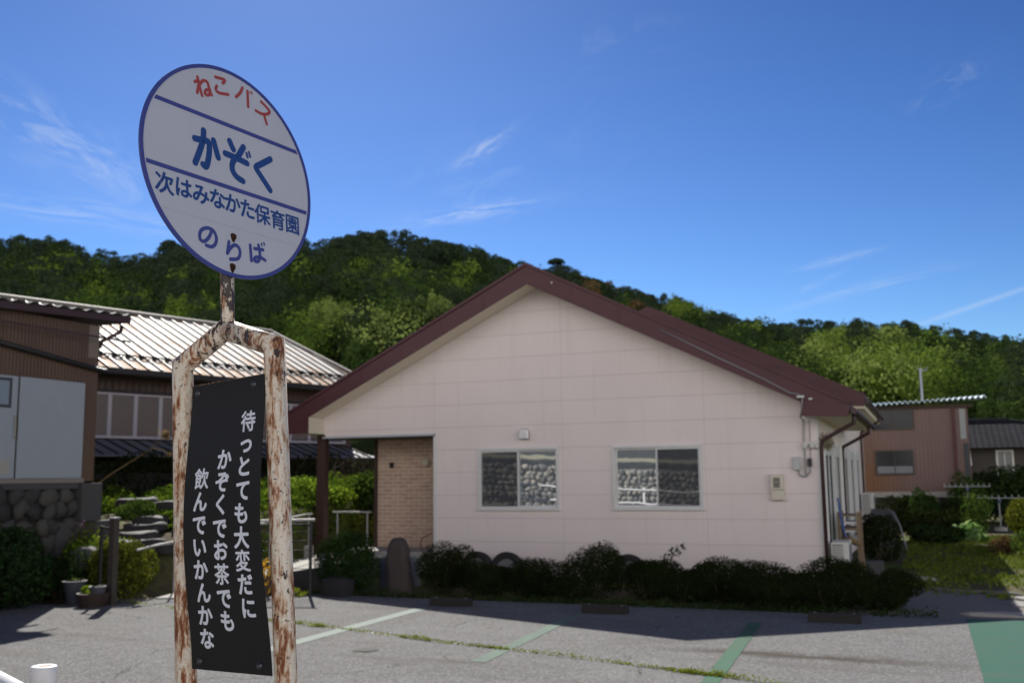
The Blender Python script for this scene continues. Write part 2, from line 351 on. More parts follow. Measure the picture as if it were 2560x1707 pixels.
def m_glass(f):
    def fn(T):
        g = T.n('ShaderNodeBsdfGlossy', {0: (1, 1, 1, 1), 'Roughness': .0}); t = T.n('ShaderNodeBsdfTransparent', {0: (.82, .87, .86, 1)})
        co = T.n('ShaderNodeTexCoord', out=3); b = T.n('ShaderNodeBump', {'Strength': .025, 'Distance': .03, 'Height': T.noise(co, 1.6, 2)})
        T.nt.links.new(b, g.node.inputs['Normal'])
        fr = T.math('ADD', T.n('ShaderNodeFresnel', {'IOR': 1.45}), f)
        mx = T.n('ShaderNodeMixShader', {0: fr, 1: t, 2: g}); dd = T.n('ShaderNodeBsdfDiffuse', {0: (.5, .54, .55, 1)})
        T.n('ShaderNodeOutputMaterial', {0: T.n('ShaderNodeMixShader', {0: .14 if f > .2 else .04, 1: mx, 2: dd})})
    return fn
GLASS = mat('window_glass', m_glass(.42)); GLASS_D = mat('dim_window_glass', m_glass(.06))
def m_screen(T):
    t = T.n('ShaderNodeBsdfTransparent', {0: (1, 1, 1, 1)}); d = T.n('ShaderNodeBsdfDiffuse', {0: (.06, .062, .068, 1)})
    T.n('ShaderNodeOutputMaterial', {0: T.n('ShaderNodeMixShader', {0: .58, 1: t, 2: d})})
SCREEN = mat('insect_screen', m_screen)
def m_curtain(T):
    co = T.n('ShaderNodeTexCoord', out=3); n1 = T.noise(T.mapping(co, scale=(9, 9, .3)), 1, 3)
    c = T.ramp(n1, [(.3, (.34, .36, .38)), (.7, (.62, .63, .63))])
    bsdf(T, c, .9, 0, .1)
CURTAIN = mat('grey_curtain', m_curtain); CURT_B = mat('beige_curtain', color=(.33, .31, .29), rough=.95)
def m_rust(T):
    co = T.n('ShaderNodeTexCoord', out=3)
    st = T.noise(T.mapping(co, scale=(85, 85, 22)), 1, 6, .68, dist=.3); bl = T.noise(T.mapping(co, scale=(60, 60, 26)), 1, 5, .7); mid = T.noise(T.mapping(co, scale=(24, 24, 6.5), loc=(3, 1, 7)), 1, 4, .6)
    sp = T.noise(co, 170, 3, .6)
    f = T.math('ADD', T.math('MULTIPLY', st, .62), T.math('MULTIPLY', mid, .5))
    c = T.mix(T.ramp(sp, [(.4, 0), (.75, .5)]), (.74, .68, .57), (.56, .44, .31))
    c = T.mix(T.ramp(f, [(.51, 0), (.60, .8)]), c, (.46, .235, .10))
    c = T.mix(T.ramp(f, [(.572, 0), (.64, 1)]), c, (.20, .068, .026))
    z = T.n('ShaderNodeSeparateXYZ', {0: co}, out=2)
    up = T.ramp(T.math('DIVIDE', T.math('SUBTRACT', z, 1.87), .25), [(0, .05), (.18, .115), (.6, .155), (.72, .19), (1, .235)])
    fl = T.math('ADD', bl, up)
    c = T.mix(T.ramp(fl, [(.675, 0), (.69, 1)]), c, (.055, .038, .036))
    pk = T.noise(co, 115, 2, .5)
    c = T.mix(T.ramp(pk, [(.66, 0), (.69, .9)]), c, (.05, .034, .03))
    h = T.math('SUBTRACT', T.math('MULTIPLY', sp, .3), T.ramp(fl, [(.66, 0), (.69, 1)]))
    h = T.math('SUBTRACT', h, T.math('MULTIPLY', T.ramp(f, [(.6, 0), (.69, .5)]), sp))
    bsdf(T, c, T.ramp(f, [(.5, .45), (.66, .85)]), 0, .4, T.n('ShaderNodeBump', {'Strength': .5, 'Distance': .0016, 'Height': h}))
RUSTP = mat('rusty_white_paint', m_rust)
def m_rustdark(T):
    co = T.n('ShaderNodeTexCoord', out=3); n1 = T.noise(co, 120, 4, .6)
    bsdf(T, T.ramp(n1, [(.35, (.028, .012, .008)), (.7, (.075, .03, .016))]), .9, 0, .2, T.n('ShaderNodeBump', {'Strength': .6, 'Distance': .002, 'Height': n1}))
RUSTD = mat('dark_rust', m_rustdark)
def m_plate(T):
    co = T.n('ShaderNodeTexCoord', out=3); n1 = T.noise(co, 6, 5, .6); n2 = T.noise(co, 150, 2)
    c = T.mix(T.ramp(n1, [(.4, 0), (.8, .25)]), (.50, .52, .60), (.40, .41, .47)); c = T.mix(T.ramp(n2, [(.6, 0), (.8, .12)]), c, (.4, .36, .33))
    bsdf(T, c, .42, 0, .4)
PLATE = mat('white_plate', m_plate)
INK_B = mat('blue_ink', color=(.015, .06, .24), rough=.45); INK_V = mat('violet_blue_ink', color=(.05, .065, .27), rough=.45); INK_R = mat('red_ink', color=(.36, .06, .06), rough=.5)
PANELB = mat('black_panel', color=(.010, .010, .011), rough=.45, spec=.3); LETTER = mat('pale_lettering', color=(.70, .73, .80), rough=.5)
def m_wboard(c0, c1, sx, rough=.55, wash=None):
    def fn(T):
        co = T.n('ShaderNodeTexCoord', out=3); s = T.n('ShaderNodeSeparateXYZ', {0: co})
        a = T.math('ADD', T.n('ShaderNodeSeparateXYZ', {0: co}, out=0), T.n('ShaderNodeSeparateXYZ', {0: co}, out=1))
        wv = T.math('SINE', T.math('MULTIPLY', a, 2 * math.pi / sx)); n1 = T.noise(T.mapping(co, scale=(1.2, 1.2, .4)), 1, 5)
        c = T.ramp(n1, [(.3, c0), (.7, c1)])
        if wash:
            zz = T.n('ShaderNodeSeparateXYZ', {0: co}, out=2); wf = T.math('MULTIPLY', T.ramp(T.math('DIVIDE', s, 4.0), [(.3, 1), (.62, 0)]), T.ramp(T.math('ADD', T.math('DIVIDE', zz, 3.0), T.math('MULTIPLY', n1, .3)), [(.35, .9), (.85, .1)]))
            c = T.mix(wf, c, wash)
        c = T.mix(T.ramp(wv, [(-.0, .18), (.12, 0)]), c, tuple(k * .65 for k in c0))
        bsdf(T, c, rough, 0, .4, T.n('ShaderNodeBump', {'Strength': .4, 'Distance': sx * .14, 'Height': wv}))
    return fn
BROWNBOARD = mat('brown_corrugated', m_wboard((.09, .052, .031), (.125, .076, .046), .075)); PINKBOARD = mat('pink_brown_corrugated', m_wboard((.145, .09, .08), (.17, .108, .098), .14, .55, (.17, .075, .022)))
def m_metalroof(T):
    co = T.n('ShaderNodeTexCoord', out=3)
    n1 = T.noise(T.mapping(co, scale=(.7, 2.2, .7)), 1, 6, .65); n2 = T.noise(co, .45, 3)
    pan = T.n('ShaderNodeTexWhiteNoise', {'W': T.math('FLOOR', T.math('DIVIDE', T.n('ShaderNodeSeparateXYZ', {0: co}, out=1), .405))}, noise_dimensions='1D')
    f = T.math('ADD', T.math('MULTIPLY', n1, .8), T.math('MULTIPLY', n2, .35)); eav = T.math('GREATER_THAN', T.n('ShaderNodeSeparateXYZ', {0: co}, out=0), -.55)
    f = T.math('ADD', f, T.math('MULTIPLY', T.math('MULTIPLY', eav, pan), .26))
    c = T.mix(T.ramp(f, [(.57, 0), (.67, .95)]), (.52, .50, .46), (.34, .15, .05))
    bsdf(T, c, .7, 0, .15, T.n('ShaderNodeBump', {'Strength': .1, 'Distance': .01, 'Height': n1}))
METALROOF = mat('pale_rusty_sheet_roof', m_metalroof)
BLUEROOF = mat('pale_blue_corrugated', color=(.58, .72, .80), rough=.5); DARKROOF = mat('blue_grey_sheet_roof', color=(.12, .125, .15), rough=.5)
def m_tile(T):
    co = T.n('ShaderNodeTexCoord', out=3); y = T.n('ShaderNodeSeparateXYZ', {0: co}, out=1); x = T.n('ShaderNodeSeparateXYZ', {0: co}, out=0)
    wv = T.math('SINE', T.math('MULTIPLY', x, 24.0)); rw = T.math('FRACT', T.math('MULTIPLY', y, 3.6)); n1 = T.noise(co, 2, 4)
    c = T.mix(T.ramp(rw, [(.0, .6), (.2, 0)]), T.ramp(n1, [(.3, (.014, .015, .019)), (.7, (.026, .028, .034))]), (.015, .015, .02))
    bsdf(T, c, .9, 0, .05, T.n('ShaderNodeBump', {'Strength': .3, 'Distance': .03, 'Height': T.math('ADD', wv, rw)}))
TILE = mat('dark_grey_roof_tile', m_tile)
def m_soil(T):
    co = T.n('ShaderNodeTexCoord', out=3); n1 = T.noise(co, .5, 5, .6); n2 = T.noise(co, 6, 5, .65); n3 = T.noise(co, 60, 3)
    c = T.ramp(n2, [(.3, (.07, .056, .036)), (.7, (.14, .115, .075))]); f = T.math('ADD', T.math('MULTIPLY', n1, .7), T.math('MULTIPLY', n2, .35))
    c = T.mix(T.ramp(f, [(.46, 0), (.58, .85)]), c, T.ramp(n3, [(.3, (.05, .075, .014)), (.7, (.12, .155, .03))]))
    bsdf(T, c, .95, 0, .1, T.n('ShaderNodeBump', {'Strength': .6, 'Distance': .03, 'Height': n3}))
SOIL = mat('soil_and_grass', m_soil)
GRAVEL = mat('packed_gravel', color=(.17, .155, .135), rough=.95)
def m_hill(T):
    co = T.n('ShaderNodeTexCoord', out=3); n2 = T.noise(co, .15, 4)
    bsdf(T, T.ramp(n2, [(.3, (.012, .02, .008)), (.7, (.03, .045, .014))]), 1, 0, .0)
HILLM = mat('forest_floor', m_hill)

# ================================================================ SETTING
def sheet(name, poly, z, mt, kind='structure'):
    mb = MB(); mb.add([(x, y, z) for x, y in poly], [tuple(range(len(poly)))]); o = mb.build(name, mt); return tag(o, kind=kind)
g = MB(); g.grid(lambda a, b: (-900 + 1800 * a, -900 + 1800 * b, -.03), 2, 2); tag(g.build('ground', SOIL), kind='structure')
sheet('parking_lot', [(-9, -8.45), (30, -24.98), (30, -3.9), (2.0, -3.9), (1.75, -4.6), (-.2, -5.3), (-.75, -6.3), (-9, -7.3)], 0.0, ASPHALT)
sheet('green_pavement', [(12.33, -11), (22, -11), (22, -3.93), (12.33, -3.9)], .004, P_TEAL)
sheet('gravel_path', [(10.6, -3.88), (13.9, -3.88), (13.9, -2.6), (13.5, -1.9), (12.9, -1.3), (12.5, -.4), (12.0, .1), (11.5, .2), (11.2, -.6), (10.7, -1.5)], -.012, GRAVEL)
for i, (x0, x1, y0, y1, dx, mt, lb) in enumerate([(4.85, 5.06, -8.9, -5.08, 0, P_PALE, ''), (7.27, 7.45, -8.78, -5.06, .16, P_MINT, ''), (9.71, 9.88, -9.6, -5.05, .22, P_GREEN, '')]):
    sheet('parking_line', [(x0 + dx, y0), (x1 + dx, y0), (x1, y1), (x0, y1)], .004, mt)
RD = Vector((-.9206, .3905, 0)); RN = Vector((-.3905, -.9206, 0)); P0 = Vector((9.0, -15.9, 0)); RANG = math.atan2(RD.y, RD.x)
def roadpt(t, o, z): p = P0 + RD * t + RN * o; return (p.x, p.y, z)
mb = MB(); mb.add([roadpt(t, o, z) for t, z2 in ((-60, .25), (0, .25), (40, 2.45)) for o, z in ((-.16, -.02), (-.16, z2), (7.6, z2))], [(0, 1, 4, 3), (1, 2, 5, 4), (3, 4, 7, 6), (4, 5, 8, 7)])
tag(mb.build('road', ASPHALT), kind='structure')

def sstep(a, b, x): t = min(1, max(0, (x - a) / (b - a))); return t * t * (3 - 2 * t)
def lerp(x, tab):
    if x <= tab[0][0]: return tab[0][1]
    for (a, b), (c, d) in zip(tab, tab[1:]):
        if x <= c: return b + (d - b) * (x - a) / (c - a)
    return tab[-1][1]
def TZ(x, y):
    base = lerp(y, [(-5.3, -.02), (-4.3, .5), (-3.4, .9), (-2, 1.08), (0, 1.28), (6, 1.6), (16, 1.7)])
    return -.02 + (base + .02) * sstep(.12, -.75, x) + .04 * math.sin(x * 3.1 + y * 2.3) * sstep(0, -.8, x)
mb = MB(); mb.grid(lambda a, b: (-16 + 16.3 * a, -5.6 + 25 * b, TZ(-16 + 16.3 * a, -5.6 + 25 * b)), 80, 90)
tag(mb.build('garden_terrace', SOIL, smooth=True), kind='structure')

# ---------------------------------------------------------------- wooded hill
SK = [(-34, 12.2), (-27.35, 12.27), (-25.32, 12.46), (-23.62, 12.11), (-22.11, 11.99), (-21.01, 11.79), (-19.68, 11.87), (-19.14, 12.46), (-17.9, 12.68), (-16.05, 12.64), (-13.21, 12.83), (-11.77, 13.01), (-10.32, 13.15), (-9.34, 13.37), (-7.86, 13.69), (-6.37, 13.79), (-5.37, 13.46), (-3.11, 12.92), (-1.86, 12.62), (.65, 11.96), (3.16, 11.57), (4.4, 10.98), (5.63, 10.7), (8.08, 9.96), (9.54, 9.71), (10.5, 9.24), (12.86, 8.43), (15.2, 8.13), (17.5, 8.08), (19.73, 7.83), (21.48, 7.84), (22.96, 7.44), (23.99, 7.12), (27.04, 6.49), (34, 5.8)]
def RG(az): return lerp(az, [(-45, 360), (-21.5, 350), (-18, 255), (-6, 240), (2, 270), (10, 330), (27, 400), (45, 430)])
def HR(az): return RG(az) * math.tan(R(lerp(az, SK))) + 1.9 - lerp(az, [(-21, 8), (-18, 8), (5, 8), (12, 9), (27, 9)])
def hillz(az, r):
    rg = RG(az); h = HR(az); t = (r - 70) / (rg - 70)
    if t <= 0: return -.6 + 1.0 * sstep(45, 70, r)
    if t <= 1: return .4 + (h - .4) * (t ** 1.08) + 2.0 * math.sin(az * .7 + r * .045) * math.sin(math.pi * t)
    return h - .35 * (r - rg)
def pol(az, r): a = YAW - R(az); return CAM.x - math.sin(a) * r, CAM.y + math.cos(a) * r
mb = MB()
def hfn(a, b):
    az = -48 + 96 * a; r = 48 + 560 * b ** 1.4; x, y = pol(az, r); return (x, y, hillz(az, r))
mb.grid(hfn, 140, 60); tag(mb.build('hillside', HILLM, smooth=True), kind='structure')

def crown_pts(kind, n, rg):
    if kind == 'pine':
        k = rg.integers(5, 9); P = []; N = []
        for i in range(k):
            hh = .28 + .72 * (i + rg.uniform(0, .5)) / (k - .5); rad = max(.12, .34 * (1.12 - hh) ** .5) * rg.uniform(.8, 1.25); a = rg.uniform(0, 6.28); off = rad * rg.uniform(.1, .55)
            nn = max(8, int(n / k)); d = sph(nn, rg); d[:, 2] = np.abs(d[:, 2]) * 1.2 - .35
            P.append(np.array([off * math.cos(a), off * math.sin(a), hh]) + d * np.array([rad, rad, .105]) * rg.uniform(.6, 1.05, nn)[:, None]); N.append(d)
        return np.concatenate(P), np.concatenate(N)
    bl = lumps(.5, .5, .8, 10, int(rg.integers(1e9)), .14, .38)
    return blob_pts(bl, n, rg, .7)
TMATS = [L_PINE, H_DARK, H_MID, H_LIME, H_PALE, L_RUST]
hr = np.random.default_rng(11); Vs = []; Fs = []; Ms = []; nb = 0
cnt = 0; tries = 0
while cnt < 2100 and tries < 40000:
    tries += 1
    az = hr.uniform(-33, 33); rg = RG(az); r = math.sqrt(hr.uniform(104 ** 2, (rg * 1.04) ** 2)); t = (r - 70) / (rg - 70)
    x, y = pol(az, r); z = hillz(az, r)
    nz = math.sin(x * .05 + 1.3) * math.sin(y * .043 + .4) + .6 * math.sin(x * .11 - y * .09) + hr.normal(0, .45)
    pinep = .42 + .62 * sstep(.45, .95, t) - (.25 if az > 9 else 0) + .22 * nz + (.12 if az < -19 else 0)
    if hr.random() < pinep:
        kind = 'pine'; h = hr.uniform(7, 11); wdt = h * hr.uniform(.95, 1.3); mi = 0 if hr.random() < .85 else 1; size = .34; n = 520
        if az > 2 and az < 8 and hr.random() < .12: mi = 5
    else:
        kind = 'leaf'; h = hr.uniform(6, 11); wdt = h * hr.uniform(.85, 1.3); size = .34; n = 700
        mi = int(hr.choice([1, 2, 3, 4], p=[.42, .29, .21, .08])) if t > .3 else int(hr.choice([1, 2, 3, 4], p=[.34, .28, .22, .16]))
    el = math.degrees(math.atan2(z + h - 1.9, r)); lim = lerp(az, SK)
    if el > lim + .25 * hr.random(): 
        h2 = r * math.tan(R(lim + .22 * hr.random())) + 1.9 - z
        if h2 < 4: continue
        wdt *= h2 / h; h = h2
    if el < 2.2 : continue
    n = int(min(1500, 1.15 * n * (h / 8.5) ** 2 * (190 / r) ** 1.2)); size *= min(.95, max(.5, r / 250))
    P, N = crown_pts(kind, n, hr)
    P = P * np.array([wdt, wdt, h]) ; s = np.full(len(P), size * (h / 9) ** .5)
    V, F = leaf_quads(P, N, s, .45 if kind == 'pine' else .7, hr, .25)
    Vs.append(V + np.array([x, y, z - .4])); Fs.append(F + nb); Ms.append(np.full(len(F), mi)); nb += len(V); cnt += 1
tag(fast_mesh('hill_forest', np.concatenate(Vs), np.concatenate(Fs), TMATS, mi=np.concatenate(Ms)), 'dense mixed pine and spring broadleaf forest covering the hillside', 'forest', kind='stuff')
print('hill trees', cnt, nb // 4)

def rayd(px, py):   # photo position (2352 wide) -> azimuth, elevation
    q = 2560 / 2352; f = 2528.0
    d = _fw + _r * ((px * q - 1280) / f) - _u * ((py * q - 853.5) / f)
    a = math.atan2(-d.x, d.y); return math.degrees(YAW - a), math.degrees(math.atan2(d.z, math.hypot(d.x, d.y)))
def tree(name, label, px, py, wpx, dist, mt, group, seed, kind='leaf', n=3400, size=.17, cat='tree'):
    az, el = rayd(px, py); x, y = pol(az, dist); z0 = max(hillz(az, dist), .3) - .3
    top = 1.9 + dist * math.tan(R(el)); h = top - z0; wd = wpx * 1.0884 / 2528 * dist
    t = thing(name, label, cat, (x, y, z0), hr.uniform(0, 6), group); rg = np.random.default_rng(seed)
    if kind == 'pine':
        P, N = crown_pts('pine', n, rg); P = P * np.array([wd * 1.5, wd * 1.5, h])
    else:
        bl = lumps(wd * .5, wd * .5, h * .66, 16, seed, h * .34, .32); P, N = blob_pts(bl, n, rg, .7)
    leaves('crown', P, N, size, mt, t, .65, rg, .28)
    tr = MB(); tr.tube([(0, 0, -.2), (.05, .03, h * .35), (-.06, .05, h * .6), (.02, 0, h * .85)], [h * .022, h * .016, h * .011, h * .004], 8)
    for k in range(5):
        a = k * 1.3 + seed; zz = h * (.38 + .09 * k); tr.tube([(0, 0, zz), (wd * .14 * math.cos(a), wd * .14 * math.sin(a), zz + h * .07), (wd * .3 * math.cos(a), wd * .3 * math.sin(a), zz + h * .16)], [h * .009, h * .006, h * .002], 6)
    tr.build('trunk', BARK, t); return t
GT = 'single trees at the foot of the wooded hill'
for i, (nm, lb, px, py, wp, ds, mt, kd) in enumerate([
    ('broadleaf_tree', 'pale green spring tree just right of the black pole, over the rusty roof', 765, 700, 125, 92, H_PALE, 'leaf'),
    ('broadleaf_tree', 'narrow pale green tree left of the tallest pale clump by the maroon gable', 878, 722, 70, 84, H_PALE, 'leaf'),
    ('broadleaf_tree', 'pale green pointed tree in the middle of the pale clump left of the maroon gable', 940, 690, 95, 88, H_PALE, 'leaf'),
    ('broadleaf_tree', 'pale green tree touching the left slope of the maroon gable roof', 1018, 686, 90, 90, H_PALE, 'leaf'),
    ('broadleaf_tree', 'round yellow green tree above the right end of the rusty metal roof', 690, 776, 85, 80, H_LIME, 'leaf'),
    ('broadleaf_tree', 'mid green tree peeping between the sign frame and the rusty roof ridge', 610, 735, 110, 86, H_MID, 'leaf'),
    ('broadleaf_tree', 'low mid green tree between the rusty roof and the lower left maroon eave', 830, 798, 110, 74, H_MID, 'leaf'),
    ('broadleaf_tree', 'light green tree rising over the small rear maroon roof peak', 1560, 688, 120, 150, H_LIME, 'leaf'),
    ('broadleaf_tree', 'rounded mid green tree halfway along the right maroon roof slope', 1800, 792, 110, 105, H_MID, 'leaf'),
    ('broadleaf_tree', 'broad mid green tree behind the lower right maroon eave', 1935, 845, 150, 92, H_MID, 'leaf'),
    ('broadleaf_tree', 'yellow green tree left of the thin antenna pole', 2040, 850, 110, 88, H_LIME, 'leaf'),
    ('broadleaf_tree', 'yellow green rounded tree right behind the thin antenna pole', 2118, 862, 105, 84, H_LIME, 'leaf'),
    ('broadleaf_tree', 'large dark green domed tree above the pale blue corrugated roof', 2130, 800, 200, 140, H_DARK, 'leaf'),
    ('broadleaf_tree', 'mid green tree above the dark tiled roof at the right edge', 2300, 925, 120, 78, H_MID, 'leaf'),
    ('broadleaf_tree', 'spring green tree left of the sign frame above the rusty roof ridge', 430, 690, 130, 98, H_LIME, 'leaf'),
    ('pine_tree', 'tall dark pine standing out on the left shoulder of the hill beside the disc', 398, 558, 110, 200, L_PINE, 'pine'),
    ('pine_tree', 'dark bushy pine on the skyline just right of the main gable peak', 1278, 602, 130, 200, L_PINE, 'pine')]):
    tree(nm, lb, px, py, wp, ds * 1.3, mt, GT, 100 + i, kd, n=6500 if kd == 'leaf' else 2600, size=.16 if kd == 'leaf' else .3)

# ================================================================ PINK HOUSE
H = thing('pink_house', 'pale pink gabled house with maroon roof edges facing the car park', 'house')
wm = MB()
TOPL = lambda x: 3.20 + (x - .02) * .4919 if x < 4.96 else 5.63 - (x - 4.96) * .4921
def wallstrip(x0, x1, z0, z1=None):
    xs = [x0] + ([4.96] if x0 < 4.96 < x1 else []) + [x1]
    top = [(x, TOPL(x)) for x in xs] if z1 is None else [(x1, z1)] and [(x0, z1), (x1, z1)]
    poly = [(x0, z0), (x1, z0)] + top[::-1]
    n = len(poly); wm.add([(x, 0, z) for x, z in poly], [tuple(range(n))]); wm.add([(x, .15, z) for x, z in poly], [tuple(range(n - 1, -1, -1))])
W1 = (3.66, 5.34, 1.27, 2.46); W2 = (6.46, 8.14, 1.28, 2.45)
wallstrip(.02, 2.65, 2.79); wallstrip(2.65, W1[0], 0); wallstrip(W1[1], W2[0], 0); wallstrip(W2[1], 10.21, 0)
for x0, x1, z0, z1 in (W1, W2):
    wallstrip(x0, x1, 0, z0); wallstrip(x0, x1, z1)
    for a, b in (((x0, z0), (x1, z0)), ((x1, z0), (x1, z1)), ((x1, z1), (x0, z1)), ((x0, z1), (x0, z0))):
        wm.add([(a[0], 0, a[1]), (b[0], 0, b[1]), (b[0], .15, b[1]), (a[0], .15, a[1])], [(0, 1, 2, 3)])
wm.add([(.02, 0, 2.79), (2.65, 0, 2.79), (2.65, .15, 2.79), (.02, .15, 2.79)], [(0, 1, 2, 3)])
wm.add([(2.65, 0, 0), (2.65, 1.2, 0), (2.65, 1.2, 2.79), (2.65, 0, 2.79)], [(0, 1, 2, 3)])
# right side wall with tall openings, left, back
SW = [(1.0, 2.6), (3.0, 4.5), (5.3, 6.9), (7.4, 9.0), (9.7, 11.3)]; ys = [0.0] + [v for p in SW for v in p] + [14.5]
for i in range(0, len(ys), 2): wm.add([(10.21, ys[i], 0), (10.21, ys[i + 1], 0), (10.21, ys[i + 1], 3.0 if ys[i + 1] < 6.4 else 3.45), (10.21, ys[i], 3.0 if ys[i] < 6.4 else 3.45)], [(0, 1, 2, 3)])
for a, b in SW: wm.add([(10.21, a, 0), (10.21, b, 0), (10.21, b, .35), (10.21, a, .35)], [(0, 1, 2, 3)]); wm.add([(10.21, a, 2.3), (10.21, b, 2.3), (10.21, b, 3.0 if b < 6.4 else 3.45), (10.21, a, 3.0 if a < 6.4 else 3.45)], [(0, 1, 2, 3)])
wm.add([(.66, 14.5, 0), (10.21, 14.5, 0), (10.21, 14.5, 3.4), (5.6, 14.5, 5.7), (.66, 14.5, 3.4)], [(0, 1, 2, 3, 4)])
wm.add([(.66, 1.2, 0), (.66, 14.5, 0), (.66, 14.5, 3.4), (.66, 1.2, 3.4)], [(0, 1, 2, 3)])
wm.build('wall', SIDING, H)
MB().box(.66, 2.65, 1.2, 1.35, .42, 2.75).build('brick_wall', BRICK, H)
MB().box(2.64, 2.70, -.012, .004, .1, 2.775).build('corner_trim', ALU, H)
MB().box(.6, .66, 1.14, 1.36, .42, 2.75).build('door_frame', DARKWOOD, H)
MB().box(.03, 2.68, -.03, 1.2, 2.755, 2.788).build('porch_ceiling', DARKWOOD, H)
MB().box(.0, 2.66, -.045, -.004, 2.762, 2.80).build('porch_flashing', ALU_B, H)
MB().box(.28, 2.64, -.05, 1.2, -.02, .42).build('porch_floor', CONC, H, bevel=.015)
MB().box(-.15, .05, -.02, .16, -.02, 2.84).build('porch_post', DARKWOOD, H, bevel=.008)
# roof
rf = MB()
rf.prism([(-.50, 3.17), (4.96, 5.90), (4.96, 6.0), (-.50, 3.27)], 'y', -.58, 6.6); rf.prism([(4.961, 5.90), (10.83, 2.97), (10.83, 3.07), (4.961, 6.0)], 'y', -.58, 6.6)
for k in range(15): pass
roof = rf.build('roof', MAROON, H)
MB().prism([(-.46, 3.275), (4.96, 5.985), (10.80, 3.07), (10.86, 3.085), (4.96, 6.045), (-.52, 3.30)], 'y', -.66, -.50).build('verge_cap', MAROON, roof)
MB().prism([(-.49, 2.85), (.02, 2.85), (.02, 3.19), (4.96, 5.62), (10.02, 3.13), (10.02, 2.885), (10.79, 2.865), (10.84, 3.06), (4.96, 5.975), (-.49, 3.26)], 'y', -.63, -.60).build('bargeboard', MAROON, roof)
for k in range(1, 6):
    for x, zb, zt in ((4.96 - .92 * k, 5.62 - .92 * k * .4919, 5.97 - .92 * k * .498), (4.96 + .92 * k, 5.62 - .92 * k * .4921, 5.97 - .92 * k * .4957)): MB().box(x - .012, x + .012, -.636, -.631, zb + .01, zt - .03).build('board_joint', MAROON, roof)
MB().prism([(.02, 3.20), (4.96, 5.63), (10.02, 3.14), (10.02, 3.16), (4.96, 5.66), (.02, 3.23)], 'y', -.598, .0).build('soffit', SOFFIT, roof)
MB().prism([(-.47, 2.86), (.018, 2.86), (.018, 3.195), (-.47, 3.14)], 'y', -.598, 6.5).build('eave_box', CREAM, roof)
MB().prism([(10.022, 2.90), (10.78, 2.88), (10.8, 2.95), (10.022, 3.12)], 'y', -.598, 6.5).build('eave_box', SOFFIT, roof)
rr = MB()
rr.prism([(.2, 3.45), (5.62, 6.08), (5.62, 6.18), (.2, 3.55)], 'y', 6.32, 14.9); rr.prism([(5.621, 6.08), (10.74, 3.62), (10.74, 3.74), (5.621, 6.18)], 'y', 6.32, 14.9)
rroof = rr.build('rear_roof', MAROON, H)
MB().prism([(.2, 3.1), (.7, 3.1), (5.62, 5.55), (10.3, 3.48), (10.72, 3.46), (10.75, 3.73), (5.62, 6.19), (.2, 3.56)], 'y', 6.26, 6.32).build('bargeboard', MAROON, rroof)
MB().prism([(5.62, 5.53), (10.3, 3.46), (10.3, 3.40), (5.62, 5.40)], 'y', 6.24, 6.29).build('flashing', mat('copper_flashing', color=(.30, .11, .07), rough=.5), rroof)
MB().prism([(10.22, 3.40), (10.70, 3.40), (10.72, 3.6), (10.22, 3.8)], 'y', 6.33, 14.8).build('eave_box', SOFFIT, rroof)
def gutter(x, y0, y1, z, pr):
    q = MB(); q.tube([(x, y0, z), (x, y1, z)], .055, 10); q.build('gutter', DPIPE, pr)
gutter(10.885, -.62, 6.4, 2.95, roof); gutter(10.80, 6.3, 14.8, 3.56, rroof)
for y, xg, zg in ((-.06, 10.87, 2.9), (4.9, 10.87, 2.9), (12.4, 10.80, 3.5)):
    q = MB(); q.tube([(xg, y - .25, zg), (xg - .02, y - .22, zg - .14), (10.30, y - .02, zg - .42), (10.275, y, zg - .52), (10.275, y, .05)], .036, 10); q.build('downpipe', DPIPE, H, smooth=True)
MB().box(10.19, 10.225, -.006, .03, .25, 2.86).build('corner_trim', ALU, H)
# white duct covers and pipes on the side wall
for y, r_, zt in ((.75, .032, 2.3), (2.85, .04, 2.45), (4.75, .036, 2.5), (7.15, .045, 2.6), (9.4, .045, 2.6)):
    q = MB(); q.tube([(10.24, y, .35), (10.24, y, zt)], r_, 8); q.build('duct_cover', ALU, H)
